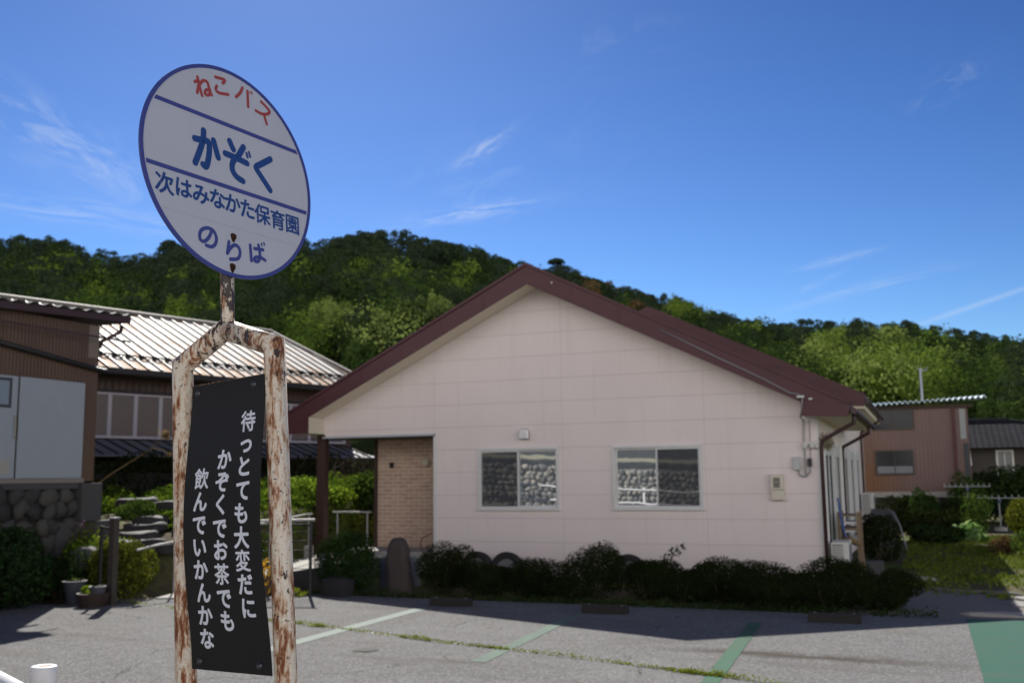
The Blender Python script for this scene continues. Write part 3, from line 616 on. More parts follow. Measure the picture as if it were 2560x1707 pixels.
# interior
MB().box(2.75, 10.0, .4, 3.6, .3, 2.72).build('room', DARKIN, H)
def window(x0, x1, z0, z1, screen_left):
    f = MB(); t = .028
    f.box(x0 - .015, x1 + .015, -.04, .06, z1 - t, z1 + .018); f.box(x0 - .03, x1 + .03, -.055, .06, z0 - .02, z0 + t)
    f.box(x0 - .015, x0 + t, -.04, .06, z0 + t, z1 - t); f.box(x1 - t, x1 + .015, -.04, .06, z0 + t, z1 - t)
    fr = f.build('window', ALU, H); xm = (x0 + x1) / 2
    for k, (a, b, yy) in enumerate(((x0 + t, xm + .02, .0 if screen_left else .03), (xm - .02, x1 - t, .03 if screen_left else .0))):
        s = MB(); st = .035
        s.box(a, b, yy - .012, yy + .012, z0 + t, z0 + t + .045); s.box(a, b, yy - .012, yy + .012, z1 - t - st, z1 - t)
        s.box(a, a + st, yy - .012, yy + .012, z0 + t + .045, z1 - t - st); s.box(b - st, b, yy - .012, yy + .012, z0 + t + .045, z1 - t - st)
        s.build('sash', ALU, fr)
        MB().box(a + st, b - st, yy - .003, yy + .003, z0 + t + .045, z1 - t - st).build('pane', GLASS, fr)
        if (k == 0) == screen_left:
            MB().add([(a + st, -.028, z0 + .06), (b - st, -.028, z0 + .06), (b - st, -.028, z1 - .07), (a + st, -.028, z1 - .07)], [(0, 1, 2, 3)]).build('insect_screen', SCREEN, fr)
    for a, b in ((x0 - .02, xm - .1 if screen_left else xm + .02), (xm + .16, x1 + .02)):
        c = MB(); c.grid(lambda u, v: (a + (b - a) * u, .2 + .022 * math.sin((a + (b - a) * u) * 52 + .8 * math.sin(u * 9)) * (.6 + .4 * (1 - v)), z0 - .05 + (z1 - z0 + .1) * v), 160, 3)
        c.build('curtain', CURTAIN, fr, smooth=True)
window(*W1, True); window(*W2, False)
# hood vent, lights, meter, boxes on the front
v = MB(); v.prism([(4.56, 2.64), (4.76, 2.64), (4.76, 2.76)] + [(4.66 + .1 * math.cos(a), 2.76 + .09 * math.sin(a)) for a in [k * math.pi / 8 for k in range(1, 8)]] + [(4.56, 2.76)], 'y', -.12, -.002)
v.build('hood_vent', STEEL, H, bevel=.012)
mbx = MB().box(9.37, 9.60, -.11, -.003, 1.62, 1.90).box(9.385, 9.61, -.105, -.003, 1.44, 1.617); em = mbx.build('electric_meter', CREAM, H, bevel=.012)
MB().box(9.43, 9.54, -.116, -.109, 1.66, 1.84).build('meter_window', mat('dim_meter_glass', color=(.16, .15, .12), rough=.2), em)
MB().lathe([(.0, 0), (.03, 0), (.03, .01), (0, .01)], (9.485, -.118, 1.75), 14).build('meter_dial', ACW, em)
MB().box(9.78, 9.90, -.08, -.003, 1.97, 2.20).build('junction_box', mat('pale_grey_box', color=(.48, .49, .48)), H, bevel=.01)
MB().box(10.03, 10.10, -.07, -.003, 2.03, 2.17).build('breaker_box', BLACK, H, bevel=.008)
q = MB(); q.tube([(9.86, -.05, 1.97), (9.87, -.05, 1.9), (9.93, -.05, 1.85), (10.0, -.05, 1.86), (10.06, -.05, 1.93), (10.065, -.05, 2.03)], .014, 8); q.build('looped_cable', GREYMET, H, smooth=True)
q = MB(); q.tube([(9.985, -.04, 1.88), (9.985, -.04, 2.86)], .018, 8); q.build('conduit', mat('grey_conduit', color=(.36, .35, .33)), H)
q = MB(); q.tube([(10.08, -.03, 2.17), (10.09, -.03, 2.84)], .006, 6); q.build('wire', BLACK, H)
sx = [(5.6, 5.70), (6.6, 5.17), (7.6, 4.62), (8.6, 4.08), (9.4, 3.62), (9.85, 3.36)]
q = MB(); q.tube([(x, -.645, z - .07 - .02 * math.sin(i * 2)) for i, (x, z) in enumerate(sx[2:])] + [(10.0, -.66, 3.26), (10.06, -.67, 3.2), (10.04, -.66, 3.05), (10.0, -.6, 2.88), (9.985, -.1, 2.84)], .012, 8); cab = q.build('service_cable', GREYMET, H, smooth=True)
MB().box(9.97, 10.09, -.72, -.64, 3.20, 3.235).build('cable_bracket', ACW, H); MB().box(10.16, 10.22, -.68, -.63, 3.16, 3.19).build('cable_bracket', ACW, H)
MB().lathe([(0, 0), (.018, 0), (.018, .03), (0, .03)], (5.5, -.66, 5.58), 10).build('insulator_knob', ACW, H)
q = MB().box(9.98, 10.24, -.06, -.005, 2.42, 2.46)
for x in (10.0, 10.12, 10.2): q.lathe([(0, -.1), (.035, -.09), (.05, -.03), (.03, .0), (.012, .01)], (x, -.07, 2.44), 12)
q.build('security_light', ACW, H)
q = MB(); q.lathe([(0, -.09), (.07, -.07), (.095, -.01), (.07, .06), (.03, .08), (0, .085)], (0, 0, 0), 14)
q.build('porch_lamp', mat('milky_lamp', color=(.55, .52, .42), rough=.4), H, loc=(1.90, 1.10, 2.24))
MB().box(.98, 1.06, 1.15, 1.198, 2.13, 2.25).build('doorbell_box', BLACK, H)
q = MB(); q.tube([(2.62, -.03, .80), (2.5, -.04, .74), (2.4, -.04, .70), (2.36, -.04, .6), (2.38, -.05, .5), (2.52, -.06, .33)], .012, 8); q.build('garden_hose', mat('dull_hose', color=(.12, .05, .05)), H, smooth=True)
# right side windows with shutter casings
for i, (a, b) in enumerate(SW):
    f = MB()
    for yy in (a, (a + b) / 2, b): f.box(10.2, 10.242, yy - .045, yy + .045, .35, 2.3)
    f.box(10.2, 10.25, a - .06, b + .06, 2.24, 2.46); f.box(10.2, 10.25, a - .04, b + .04, .30, .37); fr = f.build('window', ALU, H, bevel=.004)
    MB().box(10.212, 10.222, a + .036, b - .036, .38, 2.24).build('pane', mat('dark_side_glass', color=(.03, .035, .035), rough=.35), fr)
    if i in (0, 2, 3): MB().box(10.2, 10.27, b + .10, b + .30, .4, 2.5).build('shutter_box', ALU, fr)
rg = np.random.default_rng(15); P = np.array([(10.30 + rg.normal(0, .05), rg.uniform(.25, 1.5), 2.48 + rg.normal(0, .07)) for k in range(260)]); leaves('dried_vine', P, sph(260, rg), .035, foliage('pale_dry_leaf', (.2, .17, .12), (.36, .31, .24), (.55, .5, .42)), H, .4, rg)

# ---------------------------------------------------------------- beside the house
def ac_unit(loc, label, bracket=False):
    t = thing('air_conditioner', label, 'air conditioner', loc, 0, 'outdoor air conditioner units')
    MB().box(0, .30, 0, .78, .06, .64).build('casing', ACW, t, bevel=.015)
    gq = MB(); gq.box(.03, .21, -.006, -.001, .12, .60); gp = gq.build('side_grille', ACG, t)
    sq = MB()
    for k in range(12): sq.box(.032, .208, -.014, -.0065, .135 + k * .038, .153 + k * .038)
    sq.build('slat', ACW, gp)
    MB().box(.02, .28, .08, .14, 0, .06).build('foot', BLACK, t); MB().box(.02, .28, .62, .68, 0, .06).build('foot', BLACK, t)
    fn = MB(); fn.lathe([(.0, 0), (.23, 0), (.235, .012), (0, .012)], (0, 0, 0), 24); o = fn.build('fan_grille', ACG, t, loc=(.302, .36, .36)); o.rotation_euler = (0, R(90), 0)
    if bracket: [MB().box(-.06, .34, y, y + .04, -.05, -.001).build('wall_bracket', GREYMET, t) for y in (.1, .62)]
    return t
ac_unit((10.32, .25, .06), 'white outdoor air conditioner standing on the ground behind the corner hedge')
ac_unit((10.30, 10.6, .72), 'white outdoor air conditioner hung high on the far side wall', True)
t = thing('wooden_rack', 'weathered wooden rack of pale frames standing beyond the ground air conditioner', 'rack', (10.36, 1.45, 0))
for x in (0, .34):
    for y in (0, .9): MB().box(x, x + .05, y, y + .05, -.02, 1.18).build('post', WOOD, t)
for z in (.62, .86, 1.1): MB().box(.0, .39, -.02, .97, z, z + .025).build('shelf', WOOD, t)
q = MB()
for k in range(3): q.box(.12, .34, .06, .9, .66 + .15 * k, .70 + .15 * k)
q.build('crate_slat', WHITEP, t)
t = thing('long_brush', 'blue handled brush leaning in the rack near the house corner', 'brush', (10.40, 1.30, .3))
q = MB(); q.tube([(0, -.02, 1.15), (.05, 0, .7), (.12, .03, .38)], .018, 8); q.build('handle', BLUEP, t); MB().box(.1, .2, -.02, .07, .26, .38).build('brush_head', mat('pale_blue_bristle', color=(.25, .4, .55)), t)
t = thing('straw_broom', 'yellowish straw bundle lying across the wooden rack', 'broom', (10.42, 1.22, .60)); q = MB(); q.tube([(0, 0, .03), (.16, .02, .08), (.36, .05, .0)], [.05, .07, .04], 10); q.build('straw', L_DRY, t); q = MB(); q.tube([(.36, .05, 0), (.42, .06, -.55)], .014, 8); q.build('handle', WOOD, t)
tag(MB().box(10.86, 11.16, .75, 1.05, -.02, .34).build('concrete_block', CONC_D, bevel=.02), 'dark square concrete block on the grass beside the rack', 'block')
t = thing('leaning_sheet', 'dark grey sheet propped up behind the round dark bush beside the house', 'sheet', (10.9, 8.6, 0), 0)
MB().add([(-.3, 0, 0), (.35, 0, 0), (.25, .35, .95), (-.3, .35, 1.0), (-.3, .03, 0), (.35, .03, 0), (.25, .38, .95), (-.3, .38, 1.0)], [(0, 1, 2, 3), (7, 6, 5, 4), (0, 4, 5, 1), (1, 5, 6, 2), (2, 6, 7, 3), (3, 7, 4, 0)]).build('panel', mat('slate_sheet', color=(.06, .065, .075), rough=.5), t)
q = MB(); q.tube([(.1, .2, 1.0), (.25, .1, .9), (.38, 0, .6), (.45, -.1, .3), (.52, -.15, 0)], .02, 8); q.build('bent_pipe', GREYMET, t, smooth=True)

# ================================================================ ROADSIDE SIGN
S = thing('bus_stop_sign', 'rusty white bus stop style sign with round plate and black lettered board', 'sign', (10.40, -16.70, .25))
SO = Vector((10.40, -16.70, .25))
def sl(p): return Vector(p) - SO
q = MB(); n = Vector((.978, -.183, .104))
q.tube([sl((10.305, -16.66, .15)), sl((10.28, -16.672, 1.42)), sl((10.248, -16.682, 2.185)), sl((10.398, -16.702, 2.268))], .0255, 24)
q.tube([sl((10.632, -16.69, .15)), sl((10.583, -16.702, 1.45)), sl((10.548, -16.722, 2.212)), sl((10.398, -16.702, 2.262))], .0255, 24)
q.build('pipe_frame', RUSTP, S, smooth=True)
DC = Vector((10.3995, -16.7036, 2.6574)); f1 = Vector((.1864, .9822, -.0252)); f2 = Vector((-.098, .0441, .9942)); dn = f1.cross(f2).normalized(); f1.normalize(); f2.normalize(); RR = .2722
if dn.dot(CAM - DC) < 0: dn = -dn
def dp(a, b, h=0.0): return sl(DC + f1 * (a * RR) + f2 * (b * RR) + dn * h)
q = MB(); q.tube([sl((10.398, -16.702, 2.25)), sl((10.400, -16.707, 2.30)), dp(-.034, -.92, -.0175), dp(-.012, -.55, -.0175)], .0165, 20); q.build('neck_pole', RUSTP, S, smooth=True)
def plate_mb(r0, r1, h0, h1, nn=96):
    q = MB()
    b = len(q.v)
    for k in range(nn):
        a = 2 * math.pi * k / nn; c, s = math.cos(a), math.sin(a)
        for r, h in ((r0, h1), (r1, h1), (r1, h0), (r0, h0)): q.v.append(tuple(dp(r * c, r * s, h)))
    for k in range(nn):
        k2 = (k + 1) % nn
        for j in range(4):
            if r0 == 0 and j == 3: continue
            j2 = (j + 1) % 4; q.f.append((k * 4 + j, k2 * 4 + j, k2 * 4 + j2, k * 4 + j2))
    return q
PL = plate_mb(0, .985, -.0012, .0012).build('round_plate', PLATE, S)
plate_mb(.966, 1.0, -.003, .0026).build('rim', INK_V, PL)
def band(b0, b1, h, mt, name, half=None):
    xs = math.sqrt(max(0, .952 ** 2 - b0 * b0)); x2 = math.sqrt(max(0, .952 ** 2 - b1 * b1)); q = MB()
    q.add([dp(-xs, b0, h), dp(xs, b0, h), dp(x2, b1, h), dp(-x2, b1, h)], [(0, 1, 2, 3)]); return q.build(name, mt, PL)
band(.426, .466, .0017, INK_V, 'dividing_line'); band(-.182, -.142, .0017, INK_V, 'dividing_line'); band(-.535, -.5315, .0015, mat('faint_seam', color=(.4, .39, .39)), 'sheet_seam')
def stroke(q, pts, wd, h):   # rounded brush stroke in plate coordinates
    P = [Vector((a, b)) for a, b in pts]
    if len(P) > 2:           # Catmull-Rom smoothing
        out = []
        for i in range(len(P) - 1):
            p0 = P[max(0, i - 1)]; p1 = P[i]; p2 = P[i + 1]; p3 = P[min(len(P) - 1, i + 2)]
            sharp = len(P) > i + 2
            for k in range(6):
                t = k / 6; out.append(.5 * ((2 * p1) + (p2 - p0) * t + (2 * p0 - 5 * p1 + 4 * p2 - p3) * t * t + (3 * p1 - p0 - 3 * p2 + p3) * t ** 3))
        P = out + [P[-1]]
    r = wd / 2; e = 0
    for i, (a, b) in enumerate(zip(P, P[1:])):
        d = (b - a)
        if d.length < 1e-6: continue
        d.normalize(); nx = Vector((-d.y, d.x)) * r; hh = h + 1e-6 * ((i * 7) % 13)
        q.add([dp(a.x - nx.x, a.y - nx.y, hh), dp(b.x - nx.x, b.y - nx.y, hh), dp(b.x + nx.x, b.y + nx.y, hh), dp(a.x + nx.x, a.y + nx.y, hh)], [(0, 1, 2, 3)])
    for i, p in enumerate(P):
        hh = h + 1e-6 * ((i * 5) % 11) + 1.3e-5
        q.add([dp(p.x + r * math.cos(2 * math.pi * k / 14), p.y + r * math.sin(2 * math.pi * k / 14), hh) for k in range(14)], [tuple(range(14))])
NEKO = [[(-.411, .74), (-.365, .756), (-.386, .643)], [(-.379, .797), (-.362, .726), (-.332, .634)], [(-.362, .726), (-.317, .785), (-.27, .789), (-.251, .744), (-.236, .705), (-.258, .665), (-.295, .661), (-.292, .693), (-.262, .715), (-.221, .681)], [(-.172, .875), (-.064, .887), (-.087, .846)], [(-.159, .792), (-.171, .751), (-.134, .732), (-.025, .755)], [(.153, .888), (.122, .825), (.069, .764)], [(.215, .876), (.217, .718)], [(.247, .88), (.251, .862)], [(.267, .889), (.272, .868)], [(.387, .828), (.445, .798), (.491, .766), (.465, .729), (.393, .704), (.314, .71)], [(.419, .699), (.448, .618)]]
KAZO = [[(-.425, .193), (-.338, .203), (-.276, .21), (-.262, .166), (-.275, .052), (-.304, -.034), (-.339, -.027)], [(-.323, .3), (-.333, .209), (-.372, .093), (-.425, -.034)], [(-.213, .24), (-.165, .09)], [(-.024, .294), (.017, .225)], [(.141, .286), (.075, .18), (.018, .118), (-.004, .053), (.009, .003), (.056, -.037), (.122, -.054)], [(-.08, .156), (.041, .152), (.179, .136)], [(.479, .267), (.30, .143)], [(.30, .143), (.289, .128), (.295, .113)], [(.295, .113), (.461, -.053)]]
NORA = [[(-.257, -.611), (-.285, -.679), (-.335, -.734), (-.382, -.737), (-.394, -.692), (-.371, -.641), (-.309, -.609), (-.243, -.618), (-.209, -.676), (-.224, -.738), (-.267, -.772), (-.323, -.771)], [(-.066, -.681), (-.088, -.793)], [(-.088, -.793), (-.051, -.737), (.001, -.697), (.047, -.711), (.06, -.765), (.03, -.819), (-.055, -.842)], [(.186, -.658), (.194, -.804)], [(.237, -.679), (.341, -.669)], [(.287, -.637), (.302, -.736), (.277, -.792), (.232, -.796), (.243, -.764), (.302, -.75), (.364, -.765)]]
q = MB()
for s in NEKO: stroke(q, s, .014 if len(s) == 2 and abs(s[0][1] - s[1][1]) < .03 else .031, .0018)
q.build('red_lettering', INK_R, PL)
q = MB()
for s in KAZO: stroke(q, s, .062, .0018)
for s in ([(.176, .238), (.188, .2)], [(.207, .256), (.22, .215)]): stroke(q, s, .026, .0018)
q.build('large_blue_lettering', INK_B, PL)
for part in ((0,), (1, 2), (3, 4, 5)):
    q = MB()
    for k in part: stroke(q, NORA[k], .034, .0018)
    if 3 in part:
        for s in ([(.324, -.611), (.333, -.631)], [(.354, -.597), (.363, -.616)]): stroke(q, s, .018, .0018)
    q.build('violet_character', INK_V, PL)
def glyph(ch, off):
    c = bpy.data.curves.new('glyph', 'FONT'); c.body = ch; c.size = 1; c.resolution_u = 4; c.fill_mode = 'BOTH'
    o = bpy.data.objects.new('glyph', c); COL.objects.link(o); dg = bpy.context.evaluated_depsgraph_get()
    me = bpy.data.meshes.new_from_object(o.evaluated_get(dg)); vs = [v.co.copy() for v in me.vertices]; fs = [tuple(p.vertices) for p in me.polygons]
    bpy.data.objects.remove(o); bpy.data.meshes.remove(me); bpy.data.curves.remove(c); return vs, fs
q = MB()
for ch, a, b in [('次', -.755, -.317), ('は', -.558, -.306), ('み', -.371, -.313), ('な', -.186, -.309), ('か', -.012, -.309), ('た', .166, -.317), ('保', .35, -.325), ('育', .545, -.332), ('園', .738, -.328)]:
    vs, fs = glyph(ch, 0); sz = .2 if ch in '次保育園' else .195; e = .021 if ch in '保育園' else .029
    for k in range(13):
        ox, oy = (0, 0) if k == 12 else (e * math.cos(k * math.pi / 6), e * math.sin(k * math.pi / 6))
        q.add([dp(a + (v.x + ox - .5) * sz, b + (v.y + oy - .37) * sz, .0017 + k * 6e-6) for v in vs], fs)
q.build('small_blue_lettering', INK_B, PL)
for b, a, k in ((-.625, -.014, .8), (-.91, -.034, 1.0)):
    q = MB(); rg = np.random.default_rng(5 + int(k * 10))
    ring = [(a + .036 * (1 + .14 * math.sin(3 * t + k)) * math.cos(t) * .9, b + .036 * math.sin(t) * (1.0 if math.sin(t) > 0 else 1.0 + .55 * k * max(0, -math.sin(t)) ** 4)) for t in [2 * math.pi * i / 26 for i in range(26)]]
    q.add([dp(x, y, .0022) for x, y in ring], [tuple(range(26))])
    q.lathe([(0, 0)], n=3) if False else None
    o = q.build('rust_stain', RUSTD, PL)
    q = MB(); c = DC + f1 * (a * RR) + f2 * ((b + .005) * RR)
    for r, h in ((0, .0085), (.0045, .0085), (.0065, .0045), (.0065, .001)):
        for i in range(12): q.v.append(tuple(sl(c + f1 * (r * math.cos(i * math.pi / 6)) + f2 * (r * math.sin(i * math.pi / 6)) + dn * h)))
    for j in range(3):
        for i in range(12): q.f.append((j * 12 + i, j * 12 + (i + 1) % 12, (j + 1) * 12 + (i + 1) % 12, (j + 1) * 12 + i))
    q.build('rusty_bolt', RUSTD, PL)
# black board, a flexible sheet bowed towards the road
TL, TR, BL_, BR = (Vector(p) for p in ((10.2953, -16.6972, 2.1286), (10.5367, -16.7399, 2.1452), (10.3124, -16.6903, 1.4593), (10.5645, -16.7287, 1.4644)))
def pb(s, t, h=0.0):
    b = (TL.lerp(TR, s)).lerp(BL_.lerp(BR, s), t); bu = .033 * max(0, math.sin(math.pi * min(1, max(0, t)))) ** 1.6
    return sl(b + Vector((-.17, -.985, 0)) * h + Vector((0, -bu, 0)))
q = MB(); q.grid(lambda a, b: pb(a, b, .0015), 10, 48); nv = len(q.v); q.grid(lambda a, b: pb(a, b, -.0015), 10, 48)
def edge(fa):
    q.grid(fa, 48, 1)
edge(lambda a, b: pb(0, a, .0015 - .003 * b)); edge(lambda a, b: pb(1, a, .0015 - .003 * b)); edge(lambda a, b: pb(a, 0, .0015 - .003 * b)); edge(lambda a, b: pb(a, 1, .0015 - .003 * b))
PB = q.build('black_board', PANELB, S)
q = MB()
TXT = [('待', .807, .156), ('っ', .80, .231), ('と', .79, .309), ('て', .791, .39), ('も', .774, .466), ('大', .771, .547), ('変', .773, .624), ('だ', .779, .702), ('に', .791, .781), ('か', .523, .279), ('ぞ', .515, .356), ('く', .507, .433), ('で', .494, .513), ('お', .494, .588), ('茶', .492, .669), ('で', .495, .75), ('も', .509, .827), ('飲', .232, .34), ('ん', .227, .419), ('で', .223, .499), ('い', .219, .576), ('か', .218, .654), ('ん', .23, .733), ('か', .224, .812), ('な', .222, .892)]
for ch, s, t in TXT:
    vs, fs = glyph(ch, 0); z = .048; e = .022 if ch in '飲変待茶' else .034
    for k in range(13):
        ox, oy = (0, 0) if k == 12 else (e * math.cos(k * math.pi / 6), e * math.sin(k * math.pi / 6))
        q.add([pb(s + (v.x + ox - .5) * z / .2465, t - (v.y + oy - .37) * z * 1.06 / .674, .0021 + k * 8e-6) for v in vs], fs)
q.build('white_lettering', LETTER, PB)
for s, t in ((.079, .029), (.857, .03), (.109, .971), (.861, .97)):
    q = MB(); c = pb(s, t, .0015) + SO; e1 = Vector((.985, -.17, 0)); e2 = Vector((0, 0, 1)); e3 = Vector((-.17, -.985, 0))
    prof = ((.0085, .0), (.0085, .002), (.0048, .0022), (.0045, .006), (.0022, .0062), (0, .0045))
    for r, h in prof:
        for i in range(14): q.v.append(tuple(sl(c + e1 * (r * math.cos(i * math.pi / 7)) + e2 * (r * math.sin(i * math.pi / 7)) + e3 * h)))
    for j in range(len(prof) - 1):
        for i in range(14): q.f.append((j * 14 + i, j * 14 + (i + 1) % 14, (j + 1) * 14 + (i + 1) % 14, (j + 1) * 14 + i))
    q.build('bolt', mat('dull_bolt', color=(.09, .09, .095), rough=.4, metal=.7), PB, smooth=True)
q = MB()
rg = np.random.default_rng(3)
for k in range(60):
    s = (k + rg.uniform(0, 1)) / 60; p = pb(s, 0, 0); r = rg.uniform(.0008, .0022); q.lathe([(0, -r), (r, 0), (0, r)], p + Vector((0, 0, r * .4)), 5)
q.build('gritty_top_edge', mat('grit', color=(.35, .22, .13)), PB)

# ================================================================ GUARD RAIL along the road edge
G = thing('guard_rail', 'white pipe guard rail with a round open topped post at lower left', 'guard rail', (9.0, -15.9, .25))
def gz(t): return .055 * max(0, t)
q = MB(); q.lathe([(.0, 0), (.040, 0), (.040, .99), (.039, 1.005), (.0435, 1.008), (.044, 1.054), (.042, 1.058), (.020, 1.0585), (.019, 1.04), (0, 1.035)], (0, 0, -.05), 28)
post = q.build('post', WHITEP, G, smooth=False)
for p in post.data.polygons: p.use_smooth = True
post.rotation_euler = (0, R(1.2), 0)
MB().lathe([(0, 0), (.0185, 0), (.0185, .0008), (0, .0008)], (0, 0, 1.0085), 14).build('rust_spot', mat('rust_brown', color=(.22, .10, .05)), post)
for k in (1, 2, 3, 4, 5, 6, 7, 8, -1, -2, -3):
    q = MB(); q.lathe([(.0, 0), (.045, 0), (.045, 1.0), (.0, 1.0)], (RD.x * 2 * k, RD.y * 2 * k, -.05 + gz(2 * k)), 20); q.build('post', WHITEP, G, smooth=True)
for h in (.848, .42):
    q = MB(); pts = []
    for t in (-7, 0, 17): pts.append((RD.x * t - RN.x * .06, RD.y * t - RN.y * .06, h + gz(t)))
    q.tube(pts, .03, 16); q.build('rail', WHITEP, G, smooth=True)

# behind the camera: what the window panes mirror
Wl = thing('roadside_stone_wall', 'sunlit field stone wall across the road, mirrored in the window panes', 'wall', roadpt(0, 6.9, 0), RANG)
def stones_mb(L0, L1, zf, rows, sx, sz, seed, y0=0.0, side=1, skew=.25):
    q = MB(); rg = np.random.default_rng(seed)
    for r in range(rows):
        x = L0 + sx * (.5 * (r % 2)) + rg.uniform(0, .4) * sx
        while x < L1:
            w_ = sx * rg.uniform(.75, 1.3); zb = zf(x); z = zb + sz * (r + .5) + rg.uniform(-.05, .05)
            a, b, c = w_ * .56, sz * .45, sz * rg.uniform(.52, .64); ph = rg.uniform(0, 6, 3)
            for i in range(5):
                for j in range(8):
                    th = math.pi * i / 4; fi = 2 * math.pi * j / 8; d = Vector((math.sin(th) * math.cos(fi), math.sin(th) * math.sin(fi), math.cos(th)))
                    k = 1 + .17 * math.sin(3 * d.x + ph[0] + 2 * d.z) + .15 * math.sin(4 * d.z + ph[1] - 2 * d.x) + .1 * math.sin(6 * d.y + ph[2])
                    sq = lambda v: math.copysign(abs(v) ** .82, v)
                    q.v.append((x + a * sq(d.x) * k, y0 + b * d.y * k, z + c * sq(d.z) * k))
            b0 = len(q.v) - 40
            for i in range(4):
                for j in range(8): q.f.append((b0 + i * 8 + j, b0 + i * 8 + (j + 1) % 8, b0 + (i + 1) * 8 + (j + 1) % 8, b0 + (i + 1) * 8 + j))
            x += w_
    return q
def stone_multi(nm, g, dk=.55):
    def fn(T):
        isl = T.n('ShaderNodeNewGeometry', out='Random Per Island'); co = T.n('ShaderNodeTexCoord', out=3); n1 = T.noise(co, 14, 5, .65)
        c = T.ramp(isl, [(0, (.045 * g, .045 * g, .047 * g)), (.5, (.075 * g, .073 * g, .073 * g)), (1, (.12 * g, .112 * g, .10 * g))]); c = T.mix(T.ramp(n1, [(.4, 0), (.75, .55)]), c, (.07, .07, .06))
        bsdf(T, c, .9, 0, .2, T.n('ShaderNodeBump', {'Strength': .5, 'Distance': .02, 'Height': n1}))
    return mat(nm, fn)
MSTONE = stone_multi('mixed_stone', .75); MSTONE_L = stone_multi('sunlit_granite', 3.6, .55)
q = MB().box(-8, 36, .14, .5, 0, 1.75); q.v = [(x, y, z + (gz(x) if z > 1 else 0)) for x, y, z in q.v]; q.build('wall_core', CONC, Wl)
stones_mb(-8, 36, lambda x: .2 + gz(x), 8, .24, .205, 2, .1).build('stones', MSTONE_L, Wl, smooth=True)
q = MB().box(-8, 36, -.05, .55, 1.83, 1.98); q.v = [(x, y, z + gz(x)) for x, y, z in q.v]; q.build('coping', mat('pale_coping', color=(.5, .48, .36)), Wl)
Hh = thing('roadside_house', 'long grey house above the stone wall across the road, mirrored in the panes', 'house', roadpt(14, 11, 1.7), RANG)
MB().box(-14, 16, 0, 6, 0, 2.7).build('wall', mat('slate_wall', color=(.10, .11, .125)), Hh); MB().prism([(-.7, 2.7), (6.6, 2.7), (3, 4.6)], 'x', -14.5, 16.5).build('roof', TILE, Hh)

# ================================================================ SHRUBS
def shrub(name, label, x, y, rx, ry, h, mt, seed, n=5200, size=.026, group=None, cat='shrub', z=-.02, k=11, sub=.5, inner=.8, twigs=True, asp=.55):
    t = thing(name, label, cat, (x, y, z), 0, group); rg = np.random.default_rng(seed)
    P, N = blob_pts(lumps(rx, ry, h, k, seed, 0, sub), n, rg, inner); P[:, 2] *= h / np.percentile(P[:, 2], 99.3); P[:, 2] = np.maximum(P[:, 2], .02)
    leaves('foliage', P, N, size, mt, t, asp, rg)
    if twigs:
        q = MB()
        for i in range(7):
            a = i * .9 + seed; q.tube([(rx * .1 * math.cos(a), ry * .1 * math.sin(a), -.05), (rx * .35 * math.cos(a), ry * .35 * math.sin(a), h * .45), (rx * .55 * math.cos(a + .3), ry * .55 * math.sin(a + .3), h * .8)], [.014, .01, .004], 5)
        q.build('stem', BARK, t)
    return t
GH = 'clipped azalea shrubs in the bed along the pink wall'
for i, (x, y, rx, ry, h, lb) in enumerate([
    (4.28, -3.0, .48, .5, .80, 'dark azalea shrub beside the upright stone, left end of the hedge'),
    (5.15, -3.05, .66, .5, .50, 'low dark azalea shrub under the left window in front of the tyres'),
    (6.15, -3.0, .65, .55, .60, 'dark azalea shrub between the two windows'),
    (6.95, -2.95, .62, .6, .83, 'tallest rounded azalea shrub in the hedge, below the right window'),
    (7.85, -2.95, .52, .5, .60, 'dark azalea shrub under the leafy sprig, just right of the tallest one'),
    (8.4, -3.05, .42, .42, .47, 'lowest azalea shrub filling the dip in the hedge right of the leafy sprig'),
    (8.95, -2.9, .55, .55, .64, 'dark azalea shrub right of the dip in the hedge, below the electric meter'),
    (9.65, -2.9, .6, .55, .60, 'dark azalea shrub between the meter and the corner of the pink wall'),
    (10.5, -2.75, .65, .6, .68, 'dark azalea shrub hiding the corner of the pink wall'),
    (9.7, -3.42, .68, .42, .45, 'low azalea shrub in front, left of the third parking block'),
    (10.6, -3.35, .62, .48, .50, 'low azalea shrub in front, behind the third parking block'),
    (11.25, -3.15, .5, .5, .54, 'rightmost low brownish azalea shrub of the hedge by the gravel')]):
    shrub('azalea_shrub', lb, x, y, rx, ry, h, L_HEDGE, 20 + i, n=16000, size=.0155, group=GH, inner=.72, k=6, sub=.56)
t = thing('leafy_sprig', 'thin fresh green sprig rising from the hedge below the right window', 'sprig', (7.95, -2.75, .34)); rg = np.random.default_rng(4)
P = np.array([(.02 + .4 * u + rg.normal(0, .03), rg.normal(0, .04), .18 + .28 * u + rg.normal(0, .05)) for u in rg.uniform(0, 1, 110)]); leaves('foliage', P, sph(110, rg), .026, L_DARK, t); q = MB(); q.tube([(0, 0, 0), (.15, 0, .28), (.42, 0, .5)], [.008, .006, .003], 5); q.build('stem', BARK, t)
shrub('round_bush', 'clipped round green bush left of the upright stone', 2.72, -3.45, .56, .5, 1.0, L_ROUND, 41, 12000, .02, k=5, sub=.5, inner=.78)
t = thing('upright_stone', 'reddish grey upright stone slab standing between round bush and hedge', 'stone', (3.65, -3.3, -.05))
q = MB()
